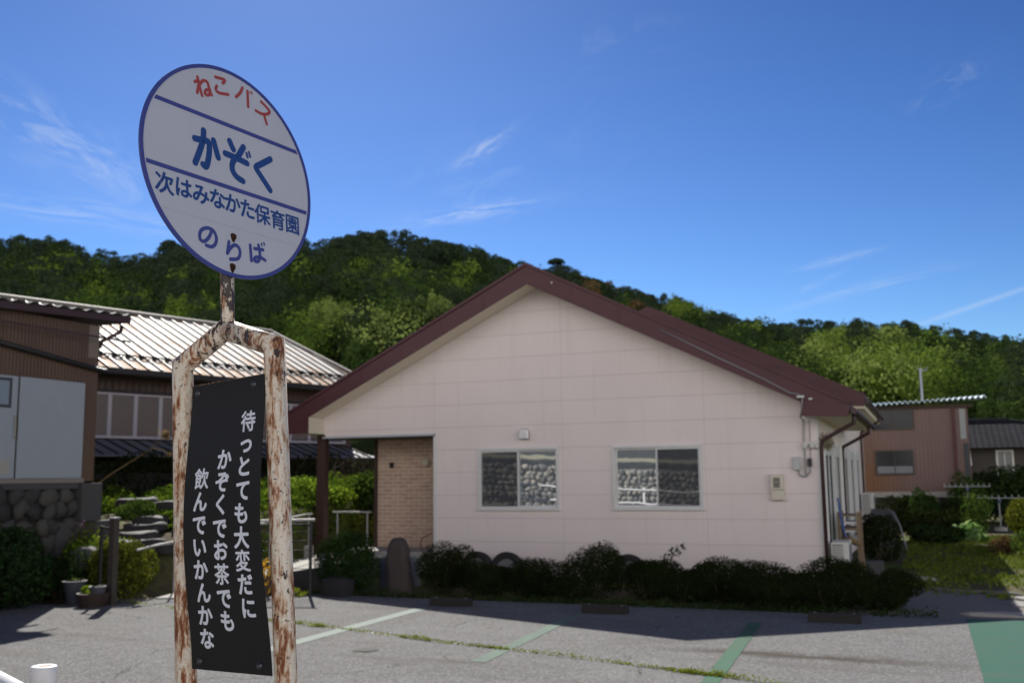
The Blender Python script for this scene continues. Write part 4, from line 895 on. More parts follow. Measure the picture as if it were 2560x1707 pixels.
def stone_fn(prof, tx, ty, seed):
    rg = np.random.default_rng(seed); ph = rg.uniform(0, 6, 6); q = MB(); nr = 18
    for z, w_, off in prof:
        for k in range(nr):
            a = 2 * math.pi * k / nr; c, s = math.cos(a), math.sin(a); c = math.copysign(abs(c) ** .6, c); s = math.copysign(abs(s) ** .6, s)
            j = 1 + .07 * math.sin(3 * a + ph[0] + z * 4) + .06 * math.sin(5 * a + ph[1] - z * 11) + .035 * math.sin(9 * a + ph[3] + z * 23)
            q.v.append((off + tx * w_ * c * j, ty * w_ * s * j, z + .02 * math.sin(2 * a + ph[2])))
    for i in range(len(prof) - 1):
        for k in range(nr): q.f.append((i * nr + k, i * nr + (k + 1) % nr, (i + 1) * nr + (k + 1) % nr, (i + 1) * nr + k))
    q.f.append(tuple(range((len(prof) - 1) * nr, len(prof) * nr))); return q
stone_fn([(0, 1.05, 0), (.12, .98, .01), (.25, 1.03, 0), (.38, .96, -.01), (.5, 1.0, -.01), (.62, .93, -.03), (.74, .92, -.02), (.84, .80, -.035), (.91, .62, -.03), (.94, .45, -.05)], .205, .14, 3).build('slab', REDSTONE, t, smooth=True)
tag(stone_fn([(0, 1, 0), (.15, 1.0, 0), (.29, .98, 0), (.31, .9, 0)], .27, .16, 9).build('dark_stone', mat('black_rock', color=(.02, .02, .021), rough=.9), smooth=True, loc=(2.85, -4.0, -.03)), 'low dark stone block at the foot of the round bush', 'stone')
tag(stone_fn([(0, 1, 0), (.25, 1.0, 0), (.46, .93, .02), (.52, .7, .03)], .36, .22, 12).build('flat_stone', mat('blue_grey_stone', color=(.13, .14, .16), rough=.9), smooth=True, loc=(3.05, -2.2, -.03)), 'blue grey boulder behind the upright stone in front of the porch', 'stone')
# tyres half sunk against the wall
def tyre(x, lb, tilt=8):
    t = thing('tyre', lb, 'tyre', (x, -.35, .15), 0, 'old tyres leaning on the pink wall'); t.rotation_euler = (R(-tilt), 0, 0); q = MB(); prof = [(.20, -.07), (.25, -.085), (.30, -.085), (.325, -.06), (.325, .06), (.30, .085), (.25, .085), (.20, .07), (.20, -.07)]
    nb_ = 40
    for r, h in prof:
        for k in range(nb_): q.v.append((r * math.cos(2 * math.pi * k / nb_), h, r * math.sin(2 * math.pi * k / nb_)))
    for i in range(len(prof) - 1):
        for k in range(nb_): q.f.append((i * nb_ + k, i * nb_ + (k + 1) % nb_, (i + 1) * nb_ + (k + 1) % nb_, (i + 1) * nb_ + k))
    q.build('rubber', RUBBER, t, smooth=True)
    q = MB(); q.lathe([(0, -.02), (.2, -.03), (.2, .03), (0, .02)], n=28); o = q.build('wheel_disc', mat('grey_wheel', color=(.16, .16, .17), rough=.5, metal=.4), t); o.rotation_euler = (R(90), 0, 0)
for x, lb in ((3.75, 'left tyre of the pair leaning on the wall under the left window'), (4.38, 'right tyre of the pair leaning on the wall under the left window'), (6.8, 'single tyre behind the tallest azalea, under the right window')): tyre(x, lb)
# parking blocks
pbk = thing('parking_block', '', 'parking block', (5.23, -4.62, 0), R(1), 'low dark wheel stop blocks at the head of the parking bays')
MB().prism([(-.075, 0), (.075, 0), (.06, .115), (-.06, .115)], 'x', -.33, .33).build('block', mat('dark_block', color=(.028, .025, .022), rough=.9), pbk, bevel=.008)
q = MB(); [q.lathe([(0, 0), (.014, 0), (.014, .006), (0, .006)], (x, 0, .115), 10) for x in (-.24, .24)]; q.build('bolt', GREYMET, pbk)
pbk['label'] = 'dark parking block left of the first green line, nearest the upright stone'
for (x, y, rz), lb in (((7.68, -4.75, R(-2)), 'dark parking block between the middle and right parking lines'), ((10.75, -4.72, R(3)), 'dark parking block nearest the right end of the hedge')):
    c = copy_tree(pbk); c.location = (x, y, 0); c.rotation_euler = (0, 0, rz); c['label'] = lb
mh = MB().lathe([(0, .008), (.12, .008), (.125, .004), (.14, .004), (.145, .0), (.16, -.001)], n=32).build('drain_cover', mat('pale_cast_cover', color=(.15, .148, .14), rough=.95, spec=.03), loc=(6.02, -8.5, .003)); tag(mh, 'small round pale drain cover in the asphalt', 'drain cover')
# weeds in the asphalt joint
rg = np.random.default_rng(8); P = []; Nn = []
for k in range(9000):
    u = rg.uniform(0, 1); x = -1 + 12.5 * u; dens = .25 + .75 * (math.sin(x * 2.1) > -.1) * (.5 + .5 * math.sin(x * 5.3))
    if rg.random() > dens or x < 3.3 and rg.random() < .7: continue
    y = -6.97 - (x - 4.07) * .296 + .03 * math.sin(x * 1.7); hgt = abs(rg.normal(0, .013)) * (1 + 1.2 * max(0, math.sin(x * 3.1 + 1)) ** 6); P.append((x, y + rg.normal(0, .02), hgt + .005)); Nn.append((rg.normal(0, .5), -.6, .7))
for cx, cy in ((9.72, -8.66), (10.0, -8.72), (4.5, -7.1)):
    for k in range(260): r = abs(rg.normal(0, .07)); a = rg.uniform(0, 6.28); P.append((cx + r * 1.6 * math.cos(a), cy + r * .5 * math.sin(a), abs(rg.normal(0, .025)))); Nn.append((math.cos(a), math.sin(a), .7))
tag(leaves('joint_weeds', P, Nn, .014, L_WEED, None, .4, rg), 'yellow green weeds growing along the joint in the asphalt', 'weeds', kind='stuff')
q = MB(); q.grid(lambda a, b: (-2 + 15 * a, -6.97 - (-2 + 15 * a - 4.07) * .296 + .03 * math.sin((-2 + 15 * a) * 1.7) + (b - .5) * .028 * (1 + .5 * math.sin(a * 90)), .003), 120, 1); tag(q.build('asphalt_joint', mat('joint_dirt', color=(.045, .04, .03))), kind='structure')

# ================================================================ LEFT: SHED ON ITS STONE WALL
SH = thing('brown_shed', 'brown board shed with big grey sliding doors standing on the stone wall', 'shed', (-2.19, -4.25, 1.92))
MB().box(-4.2, 0, -5.5, 0, 0, 2.86).build('wall', BROWNBOARD, SH)
rq = MB(); rq.prism([(-6, 2.66), (.55, 2.98), (.55, 3.09), (-6, 2.78)], 'x', -4.4, .22); srf = rq.build('roof', DPIPE, SH)
rq = MB(); rq.grid(lambda a, b: (-4.45 + 4.72 * b, -6 + 6.6 * a, 2.80 + .328 * a + .022 * math.sin(a * 6.6 / .32 * 6.283)), 330, 2); rq.build('corrugated_sheet', mat('dull_grey_sheet', color=(.30, .30, .29), rough=.5), srf)
MB().box(.205, .235, -6, .55, 2.60, 2.63).build('fascia_strip', DPIPE, srf)
def sdoor(y0, y1, x, nm):
    q = MB().box(x, x + .035, y0, y1, .05, 1.76); return q.build(nm, mat('blue_grey_door', color=(.30, .335, .37), rough=.45), SH, bevel=.006)
d1 = sdoor(-1.78, -.36, .035, 'sliding_door'); d2 = sdoor(-3.2, -1.80, .002, 'sliding_door')
MB().box(.036, .043, -3.0, -1.93, 1.22, 1.72).build('window', mat('door_window_frame', color=(.05, .055, .06)), d2); MB().box(.0435, .047, -2.94, -1.99, 1.27, 1.67).build('window_pane', mat('frosted_pane', color=(.2, .25, .32), rough=.15), d2)
q = MB().box(.036, .05, -2.9, -1.92, .12, .36); [q.box(.0505, .056, -2.88, -1.94, .14 + k * .03, .155 + k * .03) for k in range(7)]; q.build('vent', mat('vent_beige', color=(.36, .35, .31)), d2)
q = MB(); q.tube([(.055, -1.86, .72), (.085, -1.86, .75), (.085, -1.86, 1.06), (.055, -1.86, 1.09)], .011, 8); q.build('handle', mat('brass_handle', color=(.3, .27, .2), rough=.4), d2)
MB().box(0, .075, -3.3, -.3, -.03, .045).build('door_sill', mat('rusty_sill', color=(.22, .19, .17)), SH)
q = MB(); q.tube([(.08, -3.5, 2.43), (.08, .05, 2.02), (.08, .12, 2.03)], .045, 10); q.build('sloping_pipe', BLACK, SH, smooth=True)
q = MB(); q.tube([(.1, .45, 2.93), (.1, .42, 2.80), (.02, .04, 2.58), (-.05, .05, 2.45)], .035, 8); q.build('drain_pipe', DPIPE, SH, smooth=True)
MB().box(.001, .006, -.26, -.01, 2.25, 2.85).build('patched_board', mat('paler_board', color=(.2, .16, .13)), SH)
RW = thing('stone_retaining_wall', 'round cobble retaining wall under the brown shed', 'wall', (-2.1, -4.2, 0))
MB().box(-3.5, -.16, -6, -.4, -.1, 1.86).build('wall_core', MORTAR, RW)
sq = stones_mb(-5.6, -.45, lambda x: .16, 6, .31, .278, 5, 0.0); sq.v = [(-.12 - y * .9, x, z) for x, y, z in sq.v]; sq.build('stones', MSTONE, RW, smooth=True)
MB().box(-.5, .05, -.43, .04, 1.2, 1.88).build('concrete_corner', CONC_D, RW, bevel=.015); MB().box(-.6, -.03, -.9, .42, .3, 1.2 - .004).build('concrete_ledge', CONC_D, RW, bevel=.015)
MB().box(-.3, -.04, -6, -.44, 1.78, 1.90).build('concrete_cap', CONC_D, RW, bevel=.01)

# ================================================================ LEFT: OLD HOUSE WITH THE RUSTY SHEET ROOF
OH = thing('old_house', 'long old house with rusty pale sheet metal roof behind the shed', 'house', (-7.73, 1.4, 0), R(-16))
sl_ = (7.2 - 4.87) / 4.78
def rz(x): return 4.87 - x * sl_
def yend(x): return 10.2 + x * .83 / 4.78
q = MB()
q.add([(.0, -6, 4.87), (0, 10.2, 4.87), (-4.78, 9.37, 7.2), (-4.78, -6, 7.2), (.0, -6, 4.79), (0, 10.2, 4.79), (-4.78, 9.37, 7.1), (-4.78, -6, 7.1)], [(0, 1, 2, 3), (7, 6, 5, 4), (0, 4, 5, 1), (1, 5, 6, 2)])
q.add([(-4.78, -6, 7.2), (-4.78, 9.37, 7.2), (-9.5, 10.2, 4.87), (-9.5, -6, 4.87)], [(0, 1, 2, 3)])
q.add([(-4.78, 9.37, 7.2), (0, 10.2, 4.87), (-9.5, 10.2, 4.87)], [(0, 1, 2)])
orf = q.build('roof', METALROOF, OH)
q = MB(); y = -5.8
while y < 10.1:
    xe = 0.0; xt = -4.78 if y < 9.3 else -(10.2 - y) * 4.78 / .83 * -1
    xt = -4.78 if y <= 9.37 else (y - 10.2) * 4.78 / .83
    q.add([(0, y - .016, 4.87), (0, y + .016, 4.87), (xt, y + .016, rz(xt)), (xt, y - .016, rz(xt)), (0, y - .016, 4.915), (0, y + .016, 4.915), (xt, y + .016, rz(xt) + .045), (xt, y - .016, rz(xt) + .045)], [(4, 5, 6, 7), (0, 4, 7, 3), (1, 2, 6, 5), (0, 1, 5, 4)]); y += .405
q.build('standing_seams', mat('seam_grey', color=(.07, .07, .075), rough=.5), orf)
q = MB(); y = -5.6
while y < 9.9: q.box(-.80, -.68, y - .05, y + .05, rz(-.75), rz(-.75) + .12); y += .405
q.box(-.76, -.74, -5.8, 9.9, rz(-.75) + .06, rz(-.75) + .10); q.build('snow_guards', BLACK, orf)
q = MB(); q.tube([(-4.78, -6, 7.22), (-4.78, 9.37, 7.22)], .09, 10); q.tube([(-4.74, 9.36, 7.2), (.03, 10.22, 4.9)], .07, 8); q.build('ridge_cap', mat('ridge_brown', color=(.2, .185, .16), rough=.6), orf)
MB().box(-.03, .035, -6, 10.2, 4.72, 4.86).build('eave_trim', BLACK, orf)
MB().box(-.8, -.03, -6, 10.1, 4.70, 4.715).build('eave_underside', WOOD_D, orf)
MB().box(-8.8, -.8, -5.5, 9.6, 0, 4.72).build('wall', mat('dark_board_wall', m_wboard((.06, .038, .028), (.085, .055, .04), .2)), OH)
LAV = mat('lavender_window_frame', color=(.42, .40, .45), rough=.45)
yy = -1.5
for k in range(14):
    y0 = yy + k * .77; q = MB()
    q.box(-.8, -.73, y0, y0 + .05, 3.12, 4.28); q.box(-.8, -.73, y0 + .72, y0 + .769, 3.12, 4.28); q.box(-.8, -.73, y0 + .05, y0 + .72, 4.22, 4.28); q.box(-.8, -.70, y0, y0 + .769, 3.05, 3.12)
    fr = q.build('window', LAV, OH); MB().box(-.765, -.76, y0 + .05, y0 + .72, 3.12, 4.22).build('pane', GLASS_D, fr)
    c = MB(); c.grid(lambda a, b: (-.785 + .010 * math.sin(a * 38 + k), y0 + .04 + .69 * a, 3.12 + 1.1 * b), 44, 1); c.build('curtain', CURT_B, fr, smooth=True)
MB().box(-.8, -.66, -1.6, 9.3, 4.29, 4.36).build('window_head', BLACK, OH)
q = MB(); q.add([(-.8, -4, 3.03), (-.8, 8.6, 3.03), (.62, 9.5, 2.58), (.62, -4, 2.58), (-.8, -4, 2.98), (-.8, 8.6, 2.98), (.62, 9.5, 2.53), (.62, -4, 2.53)], [(0, 1, 2, 3), (7, 6, 5, 4), (3, 2, 6, 7), (1, 5, 6, 2)]); q.add([(-.8, 8.6, 3.03), (.62, 9.5, 2.58), (-.8, 9.7, 2.58)], [(0, 1, 2)])
lt = q.build('porch_roof', DARKROOF, OH)
q = MB()
for k in range(32): q.box(-.78, .62, -3.9 + k * .42, -3.87 + k * .42, 0, .04)
q.v = [(x, y, z + 3.03 - (x + .8) * .317) for x, y, z in q.v]; q.build('standing_seams', BLACK, lt)
HG = thing('dark_hedge', 'long dark hedge under the lower roof of the old house', 'hedge', (-7.73, 1.4, 1.0), R(-16)); rg = np.random.default_rng(31); n_ = 16000
P = np.stack([1.5 + .55 * rg.normal(0, .8, n_).clip(-1.3, 1.3), rg.uniform(-3.5, 9.8, n_), rg.uniform(0, 1.5, n_)], 1); P[:, 2] *= 1 + .12 * np.sin(P[:, 1] * 2.2); leaves('foliage', P, sph(n_, rg), .055, L_HEDGE, HG, .5, rg)
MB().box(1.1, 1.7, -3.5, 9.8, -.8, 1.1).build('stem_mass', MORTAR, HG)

# ================================================================ LEFT GARDEN
rg = np.random.default_rng(77); P = []; N = []
def cover(n, x0, x1, y0, y1, hh, cond=None):
    for k in range(n):
        x = rg.uniform(x0, x1); y = rg.uniform(y0, y1)
        if cond and not cond(x, y): continue
        h = hh * (.35 + .65 * abs(math.sin(x * 1.9 + 2 * math.sin(y * 1.3)) * math.cos(y * 1.6))) * rg.uniform(.1, 1); P.append((x, y, TZ(x, y) + h)); N.append((rg.normal(0, .5), rg.normal(0, .5), .9))
cover(30000, -6.5, -.25, -1.6, 8, .55); cover(5000, -2.6, -.2, -3.2, -1.6, .2)
tag(leaves('ground_cover', P, N, .05, H_BANK, None, .55, rg), 'bright sunlit leafy ground cover on the bank behind the ramp', 'ground cover', kind='stuff')
shrub('leafy_bush', 'fresh green leafy bush on the bank left of the sign frame', -1.75, -1.1, .55, .5, .75, L_MID, 51, 2600, .04, z=TZ(-1.75, -1.1))
shrub('leafy_bush', 'light green bush against the brick wall seen through the porch', -.35, 3.0, .7, .7, 1.15, L_MID, 52, 3600, .045, z=.9)
shrub('leafy_bush', 'broad sunlit bush behind the porch post above the ramp rail', -1.4, 1.6, .9, .7, .8, L_LIME, 53, 3600, .05, z=1.1)
shrub('flowering_bush', 'bush with yellow flowers behind the porch handrail', -.05, 1.9, .45, .4, 1.0, L_YEL, 54, 900, .04, z=.1)
t = thing('bare_shrub', 'tangle of bare brown twigs in the dark behind the porch post', 'shrub', (-2.2, 5.2, 1.5)); q = MB(); rg = np.random.default_rng(6)
for k in range(60):
    a = rg.uniform(0, 6.28); p = [Vector((rg.normal(0, .5), rg.normal(0, .4), 0))]
    for j in range(4): p.append(p[-1] + Vector((rg.normal(0, .16), rg.normal(0, .16), rg.uniform(.15, .4))))
    q.tube(p, [.012, .01, .008, .006, .003], 4)
q.build('stem', BARK, t)
shrub('big_dark_bush', 'big dark green leafy bush at the lower left corner', -1.5, -7.0, 1.2, .95, 1.2, L_DEEP, 55, 14000, .032, k=16, sub=.38)
shrub('yellow_green_bush', 'rounded yellow green bush behind the brown post', -.50, -5.2, .50, .5, .93, L_YEL, 56, 7500, .03, k=12)
shrub('small_green_bush', 'small fresh green bush between the dark bush and the brown post', -1.45, -5.7, .5, .4, .74, L_DARK, 57, 2600, .035)
shrub('low_green_bush', 'low light green bush at the foot of the garden steps', -1.5, -4.9, .55, .45, .95, L_LIME, 58, 2600, .035)
shrub('pink_flower_bush', 'dull green azalea with a few pink flowers under the stone wall', -1.85, -4.6, .4, .4, 1.15, L_YEL, 59, 1800, .03)
q = MB(); 
t = thing('pink_flower', 'two pink blossoms at the top of the dull green azalea under the wall', 'flower', (-1.9, -4.75, 1.1)); rg = np.random.default_rng(2)
leaves('petal', np.array([(rg.normal(0, .03) - .05 * (k % 2) * 5, rg.normal(0, .03), .05 + rg.normal(0, .03)) for k in range(30)]), sph(30, rg), .025, foliage('pink_petal', (.5, .25, .4), (.65, .4, .55)), t); q.tube([(0, 0, -.3), (0, 0, .04)], .006, 4); q.build('stem', BARK, t)
for i, (x, y, z, lx, ly, rzz, lb) in enumerate([
    (-2.65, -2.6, 1.55, .40, .25, 5, 'uppermost pale topped rock of the garden steps beside the concrete corner'), (-2.0, -2.5, 1.48, .42, .25, -4, 'dark rounded rock right of the uppermost pale topped rock'),
    (-1.85, -3.1, 1.22, .28, .25, 8, 'dark rock halfway up the garden steps under the green tuft'), (-1.75, -3.35, 1.10, .42, .22, 0, 'flat stone step in the middle of the garden steps'),
    (-1.62, -3.7, .96, .40, .22, -3, 'thin flat stone step below the middle one'), (-1.35, -4.05, .84, .55, .26, 4, 'broad pale edged stone step near the bottom of the garden steps'), (-.72, -4.0, .80, .36, .24, -6, 'lowest dark stone at the right end of the garden steps'),
    (-1.0, -3.2, 1.02, .16, .2, 20, 'small upright dark stone at the right of the garden steps')]):
    o = stone_fn([(0, 1, 0), (.06, 1.04, .01), (.14, .98, 0), (.165, .8, .01)], lx, ly, 60 + i).build('step_stone', SLATE, smooth=True, loc=(x, y, z - .15)); o.rotation_euler = (R(2), R(-2), R(rzz)); tag(o, lb, 'stone', 'stones of the garden steps')
tag(stone_fn([(0, 1, 0), (.15, 1.05, 0), (.3, .9, .02), (.38, .55, .03)], .26, .2, 71).build('mossy_rock', STONE, smooth=True, loc=(-1.3, -5.25, .42)), 'dark weathered rock left of the yellow green bush', 'stone')
shrub('green_tuft', 'feathery green tuft growing over the garden steps', -2.3, -3.0, .42, .35, .42, L_MID, 61, 2200, .03, z=1.12)
t = thing('dry_stalk', 'leaning dry stalk with a pale seed head at the shed corner', 'plant', (-2.1, -3.9, 1.9)); q = MB(); q.tube([(-.6, -.2, -.3), (0, 0, .15), (.5, .35, .55), (.72, .55, .82)], [.010, .009, .007, .005], 6); q.tube([(.55, .4, .62), (.75, .5, .58), (.85, .55, .50)], [.006, .006, .005], 5); q.build('stalk', L_DRY, t); rg = np.random.default_rng(9)
leaves('seed_head', np.array([(.74 + rg.normal(0, .03), .56 + rg.normal(0, .03), .86 + rg.normal(0, .035)) for k in range(90)]), sph(90, rg), .04, L_DRY, t); leaves('seed_head', np.array([(.86 + rg.normal(0, .02), .55 + rg.normal(0, .015), .49 + rg.normal(0, .015)) for k in range(25)]), sph(25, rg), .035, L_DRY, t)
# pots
t = thing('grey_planter', 'grey plastic planter tub at the foot of the dark bush', 'planter', (-.68, -6.1, -.01)); MB().lathe([(.0, 0), (.10, 0), (.17, .33), (.195, .33), (.195, .36), (.165, .36), (.155, .3), (0, .3)], n=24).build('tub', POTG, t, smooth=False); rg = np.random.default_rng(12); leaves('seedling', sph(40, rg) * [.08, .08, .04] + np.array([0, 0, .36]), sph(40, rg), .025, L_MID, t)
t = thing('brown_planter', 'low brown flower pot bowl beside the brown post', 'planter', (-.10, -6.28, -.01)); MB().lathe([(0, 0), (.20, 0), (.24, .19), (.25, .19), (.25, .21), (.22, .21), (.2, .15), (0, .15)], n=24).build('bowl', TERRA, t); MB().lathe([(0, .15), (.1, .15), (.125, .29), (.135, .29), (.135, .31), (.11, .31), (.1, .26), (0, .26)], (.06, .02, 0), 20).build('inner_pot', POTG, t); rg = np.random.default_rng(13); leaves('seedling', sph(120, rg) * [.09, .09, .06] + np.array([-.12, 0, .25]), sph(120, rg), .03, L_LIME, t)
t = thing('brown_post', 'square brown post standing at the edge of the asphalt by the ramp', 'post', (.05, -6.06, 0)); MB().box(-.055, .055, -.055, .055, -.1, 1.32).build('shaft', mat('dull_brown_steel', color=(.045, .036, .033), rough=.5), t, bevel=.005); MB().box(-.062, .062, -.062, .062, 1.32, 1.345).build('cap', GREYMET, t)
t = thing('black_pole', 'thin black pole left of the brown post', 'post', (-.40, -5.85, 0)); q = MB(); q.tube([(0, 0, -.1), (0, 0, 1.2)], .03, 10); q.build('shaft', BLACK, t); q = MB(); q.tube([(0, 0, 1.17), (.40, -.12, 1.16)], .018, 8); q.build('crossbar', BLACK, t)
# ramp with handrails, black mesh fence
RAILM = mat('dull_rail_steel', color=(.30, .30, .295), rough=.5, metal=.4)
def ramp_z(y): return .04 + (y + 5.2) * .0667
q = MB(); q.add([(.2, -5.25, -.03), (1.5, -5.0, -.03), (1.5, .2, -.03), (.2, .2, -.03), (.2, -5.25, .02), (1.5, -5.0, .05), (1.5, .2, .40), (.2, .2, .40)], [(4, 5, 6, 7), (0, 1, 5, 4), (1, 2, 6, 5), (2, 3, 7, 6), (3, 0, 4, 7)])
tag(q.build('ramp', mat('pale_concrete', color=(.36, .345, .32), rough=.9)), 'pale concrete access ramp rising to the porch', 'ramp')
MB().box(1.505, 1.6, -4.4, -.06, -.03, .30).build('x', CONC_D)
bpy.data.objects['x'].name = 'ramp_kerb'; tag(bpy.data.objects['ramp_kerb'], 'low dark kerb wall along the ramp side facing the hedge', 'kerb')
t = thing('ramp_handrail', 'grey steel handrail sloping up along the ramp', 'handrail', (.1, -4.75, 0)); q = MB(); q.tube([(0, -.85, .80), (0, -.5, .84), (0, 3.9, 1.18), (0, 4.2, 1.19)], .019, 10); q.build('rail', RAILM, t)
for y in (.05, 1.4, 2.75, 4.1): q = MB(); q.tube([(0, y, 0), (0, y, .87 + y * .077)], .018, 8); q.build('leg', GREYMET, t)
q = MB().box(-.06, .06, 4.02, 4.18, .3, .55); q.build('rail_footing', CONC, t)
t = thing('porch_handrail', 'level grey steel handrail beside the porch post', 'handrail', (.1, .3, .0)); q = MB(); q.tube([(0, -.05, 1.2), (.86, .12, 1.2)], .019, 10); q.build('rail', RAILM, t)
for x in (.1, .76): q = MB(); q.tube([(x, x * .2 - .04, .4), (x, x * .2 - .04, 1.19)], .018, 8); q.build('leg', GREYMET, t)
t = thing('mesh_fence', 'black wire mesh fence panel with pale top rail in front of the ramp', 'fence', (2.5, -4.25, 0))
q = MB(); q.tube([(0, 0, -.1), (0, 0, 1.22)], .028, 10); q.build('post', BLACK, t); q = MB(); q.tube([(-1.12, -.3, -.1), (-1.12, -.3, 1.2)], .024, 10); q.build('post', GREYMET, t)
q = MB(); q.tube([(.06, .02, 1.24), (-1.3, -.35, 1.22)], .024, 8); q.build('top_rail', mat('pale_rail', color=(.34, .33, .31)), t)
q = MB()
for z in (.45, .6, .75, .9, 1.05, 1.16): q.tube([(0, 0, z), (-1.12, -.3, z - .01)], .006 if z < 1.1 else .02, 6)
for k in range(28): q.tube([(-.04 * k, -.0107 * k, .28), (-.04 * k, -.0107 * k, .46)], .003, 4)
q.build('mesh', BLACK, t)
q = MB()
shrub('orange_flower_plant', 'small plant with orange yellow flowers behind the black mesh fence', 1.75, -4.4, .16, .16, .62, L_ORANGE, 62, 70, .04, cat='plant')
shrub('low_weed_clump', 'small yellow green weeds at the foot of the black mesh fence', 2.15, -4.25, .35, .12, .14, L_WEED, 63, 260, .03, cat='weeds')

# ================================================================ RIGHT BACKGROUND
BH = thing('brown_shed_house', 'brown corrugated walled building with pale blue corrugated roof', 'building', (9.0, 22, 1.2))
MB().box(0, 4.5, 0, 5, .0, 3.18).build('wall', PINKBOARD, BH)
q = MB(); q.grid(lambda a, b: (-.3 + 5.45 * a, -.55 + 6 * b, 3.19 + .04 * a * 5.45 + .30 * b + .045 * math.sin(a * 5.45 / .19 * 6.283)), 340, 2); nv = len(q.v); q.grid(lambda a, b: (-.3 + 5.45 * a, -.55 + 6 * b, 3.15 + .04 * a * 5.45 + .30 * b + .045 * math.sin(a * 5.45 / .19 * 6.283)), 340, 2); q.grid(lambda a, b: (-.3 + 5.45 * a, -.551, 3.19 - .04 * b + .04 * a * 5.45 + .045 * math.sin(a * 5.45 / .19 * 6.283)), 340, 1); q.build('roof', BLUEROOF, BH)
MB().box(-.2, 4.7, -.12, -.002, 3.06, 3.17).build('eave_beam', WOOD_D, BH)
def bwin(x0, x1, z0, z1, bars, low=False):
    f = MB(); t_ = .04
    f.box(x0 - t_, x1 + t_, -.06, -.002, z1, z1 + t_); f.box(x0 - t_, x1 + t_, -.09, -.002, z0 - t_, z0); f.box(x0 - t_, x0, -.06, -.002, z0, z1); f.box(x1, x1 + t_, -.06, -.002, z0, z1); xm = (x0 + x1) / 2; f.box(xm - .015, xm + .015, -.05, -.002, z0, z1)
    fr = f.build('window', mat('dark_sash', color=(.06, .055, .05)), BH); MB().box(x0, x1, -.02, -.004, z0, z1).build('pane', mat('dark_pane', color=(.02, .022, .024), rough=.12, spec=.25), fr)
    if bars:
        q = MB(); [q.box(x0, x1, -.05, -.035, z0 + .1 + k * .12, z0 + .12 + k * .12) for k in range(5)]; q.build('grille', mat('dull_bar', color=(.05, .05, .05)), fr)
    if low: MB().box(x0 + .02, x1 - .02, -.03, -.021, z0 + .02, z0 + .28).build('lower_panel', mat('frosted_low', color=(.16, .17, .19), rough=.3), fr)
bwin(1.24, 2.6, 2.34, 3.02, True); bwin(1.27, 2.54, .66, 1.50, False, True)
q = MB(); q.tube([(4.0, -.1, .1), (4.0, -.1, 1.0)], .06, 10); q.build('downpipe_lower', mat('dark_red_pipe2', color=(.07, .03, .03)), BH); q = MB(); q.tube([(4.0, -.1, 1.0), (4.0, -.1, 3.1)], .05, 10); q.build('downpipe', mat('dark_red_pipe', color=(.09, .025, .028)), BH)
MB().box(4.22, 4.42, -.02, -.002, 1.9, 3.0).build('pale_panel', mat('pale_grey_panel', color=(.27, .30, .30)), BH); MB().box(4.30, 4.46, -.025, -.002, .4, 1.75).build('door', mat('dark_door', color=(.04, .045, .05)), BH)
SWL = thing('foundation_wall', 'dark stone foundation wall below the brown corrugated building', 'wall', (9.0, 21.9, 0)); MB().box(0, 4.6, .12, 3, -.1, 1.0).build('wall_core', MORTAR, SWL); stones_mb(0, 4.5, lambda x: .0, 4, .3, .25, 8, .1).build('stones', MSTONE, SWL, smooth=True); MB().box(-.05, 4.55, -.02, .3, 1.0, 1.198).build('concrete_cap', CONC, SWL)
t = thing('antenna_mast', 'thin grey antenna mast rising behind the pale blue corrugated roof', 'antenna', (12.0, 25.5, 0)); q = MB(); q.tube([(0, 0, 0), (0, 0, 6.1)], .055, 10); q.build('mast', GREYMET, t); q = MB(); q.tube([(-.06, 0, 6.0), (.2, 0, 6.0), (.28, 0, 6.14)], .022, 6); q.tube([(-.1, 0, 6.08), (.1, 0, 6.08)], .03, 6); q.build('arm', GREYMET, t)
FH = thing('tiled_house', 'dark walled house with dark grey tiled roof at the right edge', 'house', (13.6, 34, 0))
MB().box(.0, 9, 0, 6, 0, 3.15).build('wall', mat('dark_wall', color=(.05, .042, .038)), FH)
q = MB(); q.add([(-.8, -.9, 3.0), (9.8, -.9, 3.0), (9.8, 6.9, 3.0), (-.8, 6.9, 3.0), (.2, 2.6, 4.35), (2.2, 2.6, 4.35)], [(0, 1, 5, 4), (1, 2, 5), (2, 3, 4, 5), (3, 0, 4), (3, 2, 1, 0)]); rt = q.build('roof', TILE, FH); q = MB(); q.tube([(.1, 2.6, 4.4), (2.25, 2.6, 4.4)], .13, 10); q.tube([(2.2, 2.6, 4.38), (9.7, -.85, 3.05)], .1, 8); q.build('ridge_tiles', TILE, rt)
q = MB().box(1.45, 1.53, -.06, -.002, 1.7, 2.9).box(2.12, 2.2, -.06, -.002, 1.7, 2.9).box(1.53, 2.12, -.06, -.002, 2.82, 2.9).box(1.53, 2.12, -.06, -.002, 1.7, 1.78).box(1.80, 1.84, -.05, -.002, 1.78, 2.82); fr = q.build('window', ALU, FH); MB().box(1.53, 2.12, -.02, -.004, 1.78, 2.82).build('pane', mat('curtained_pane', color=(.14, .15, .15), rough=.1), fr)
MB().add([(.05, -.2, 2.9), (.35, -.25, 2.95), (.4, -.22, 2.2), (.12, -.2, 2.1), (.05, -.23, 2.9), (.35, -.28, 2.95), (.4, -.25, 2.2), (.12, -.23, 2.1)], [(0, 1, 2, 3), (7, 6, 5, 4), (0, 4, 5, 1), (1, 5, 6, 2), (2, 6, 7, 3), (3, 7, 4, 0)]).build('awning', WHITEP, FH)
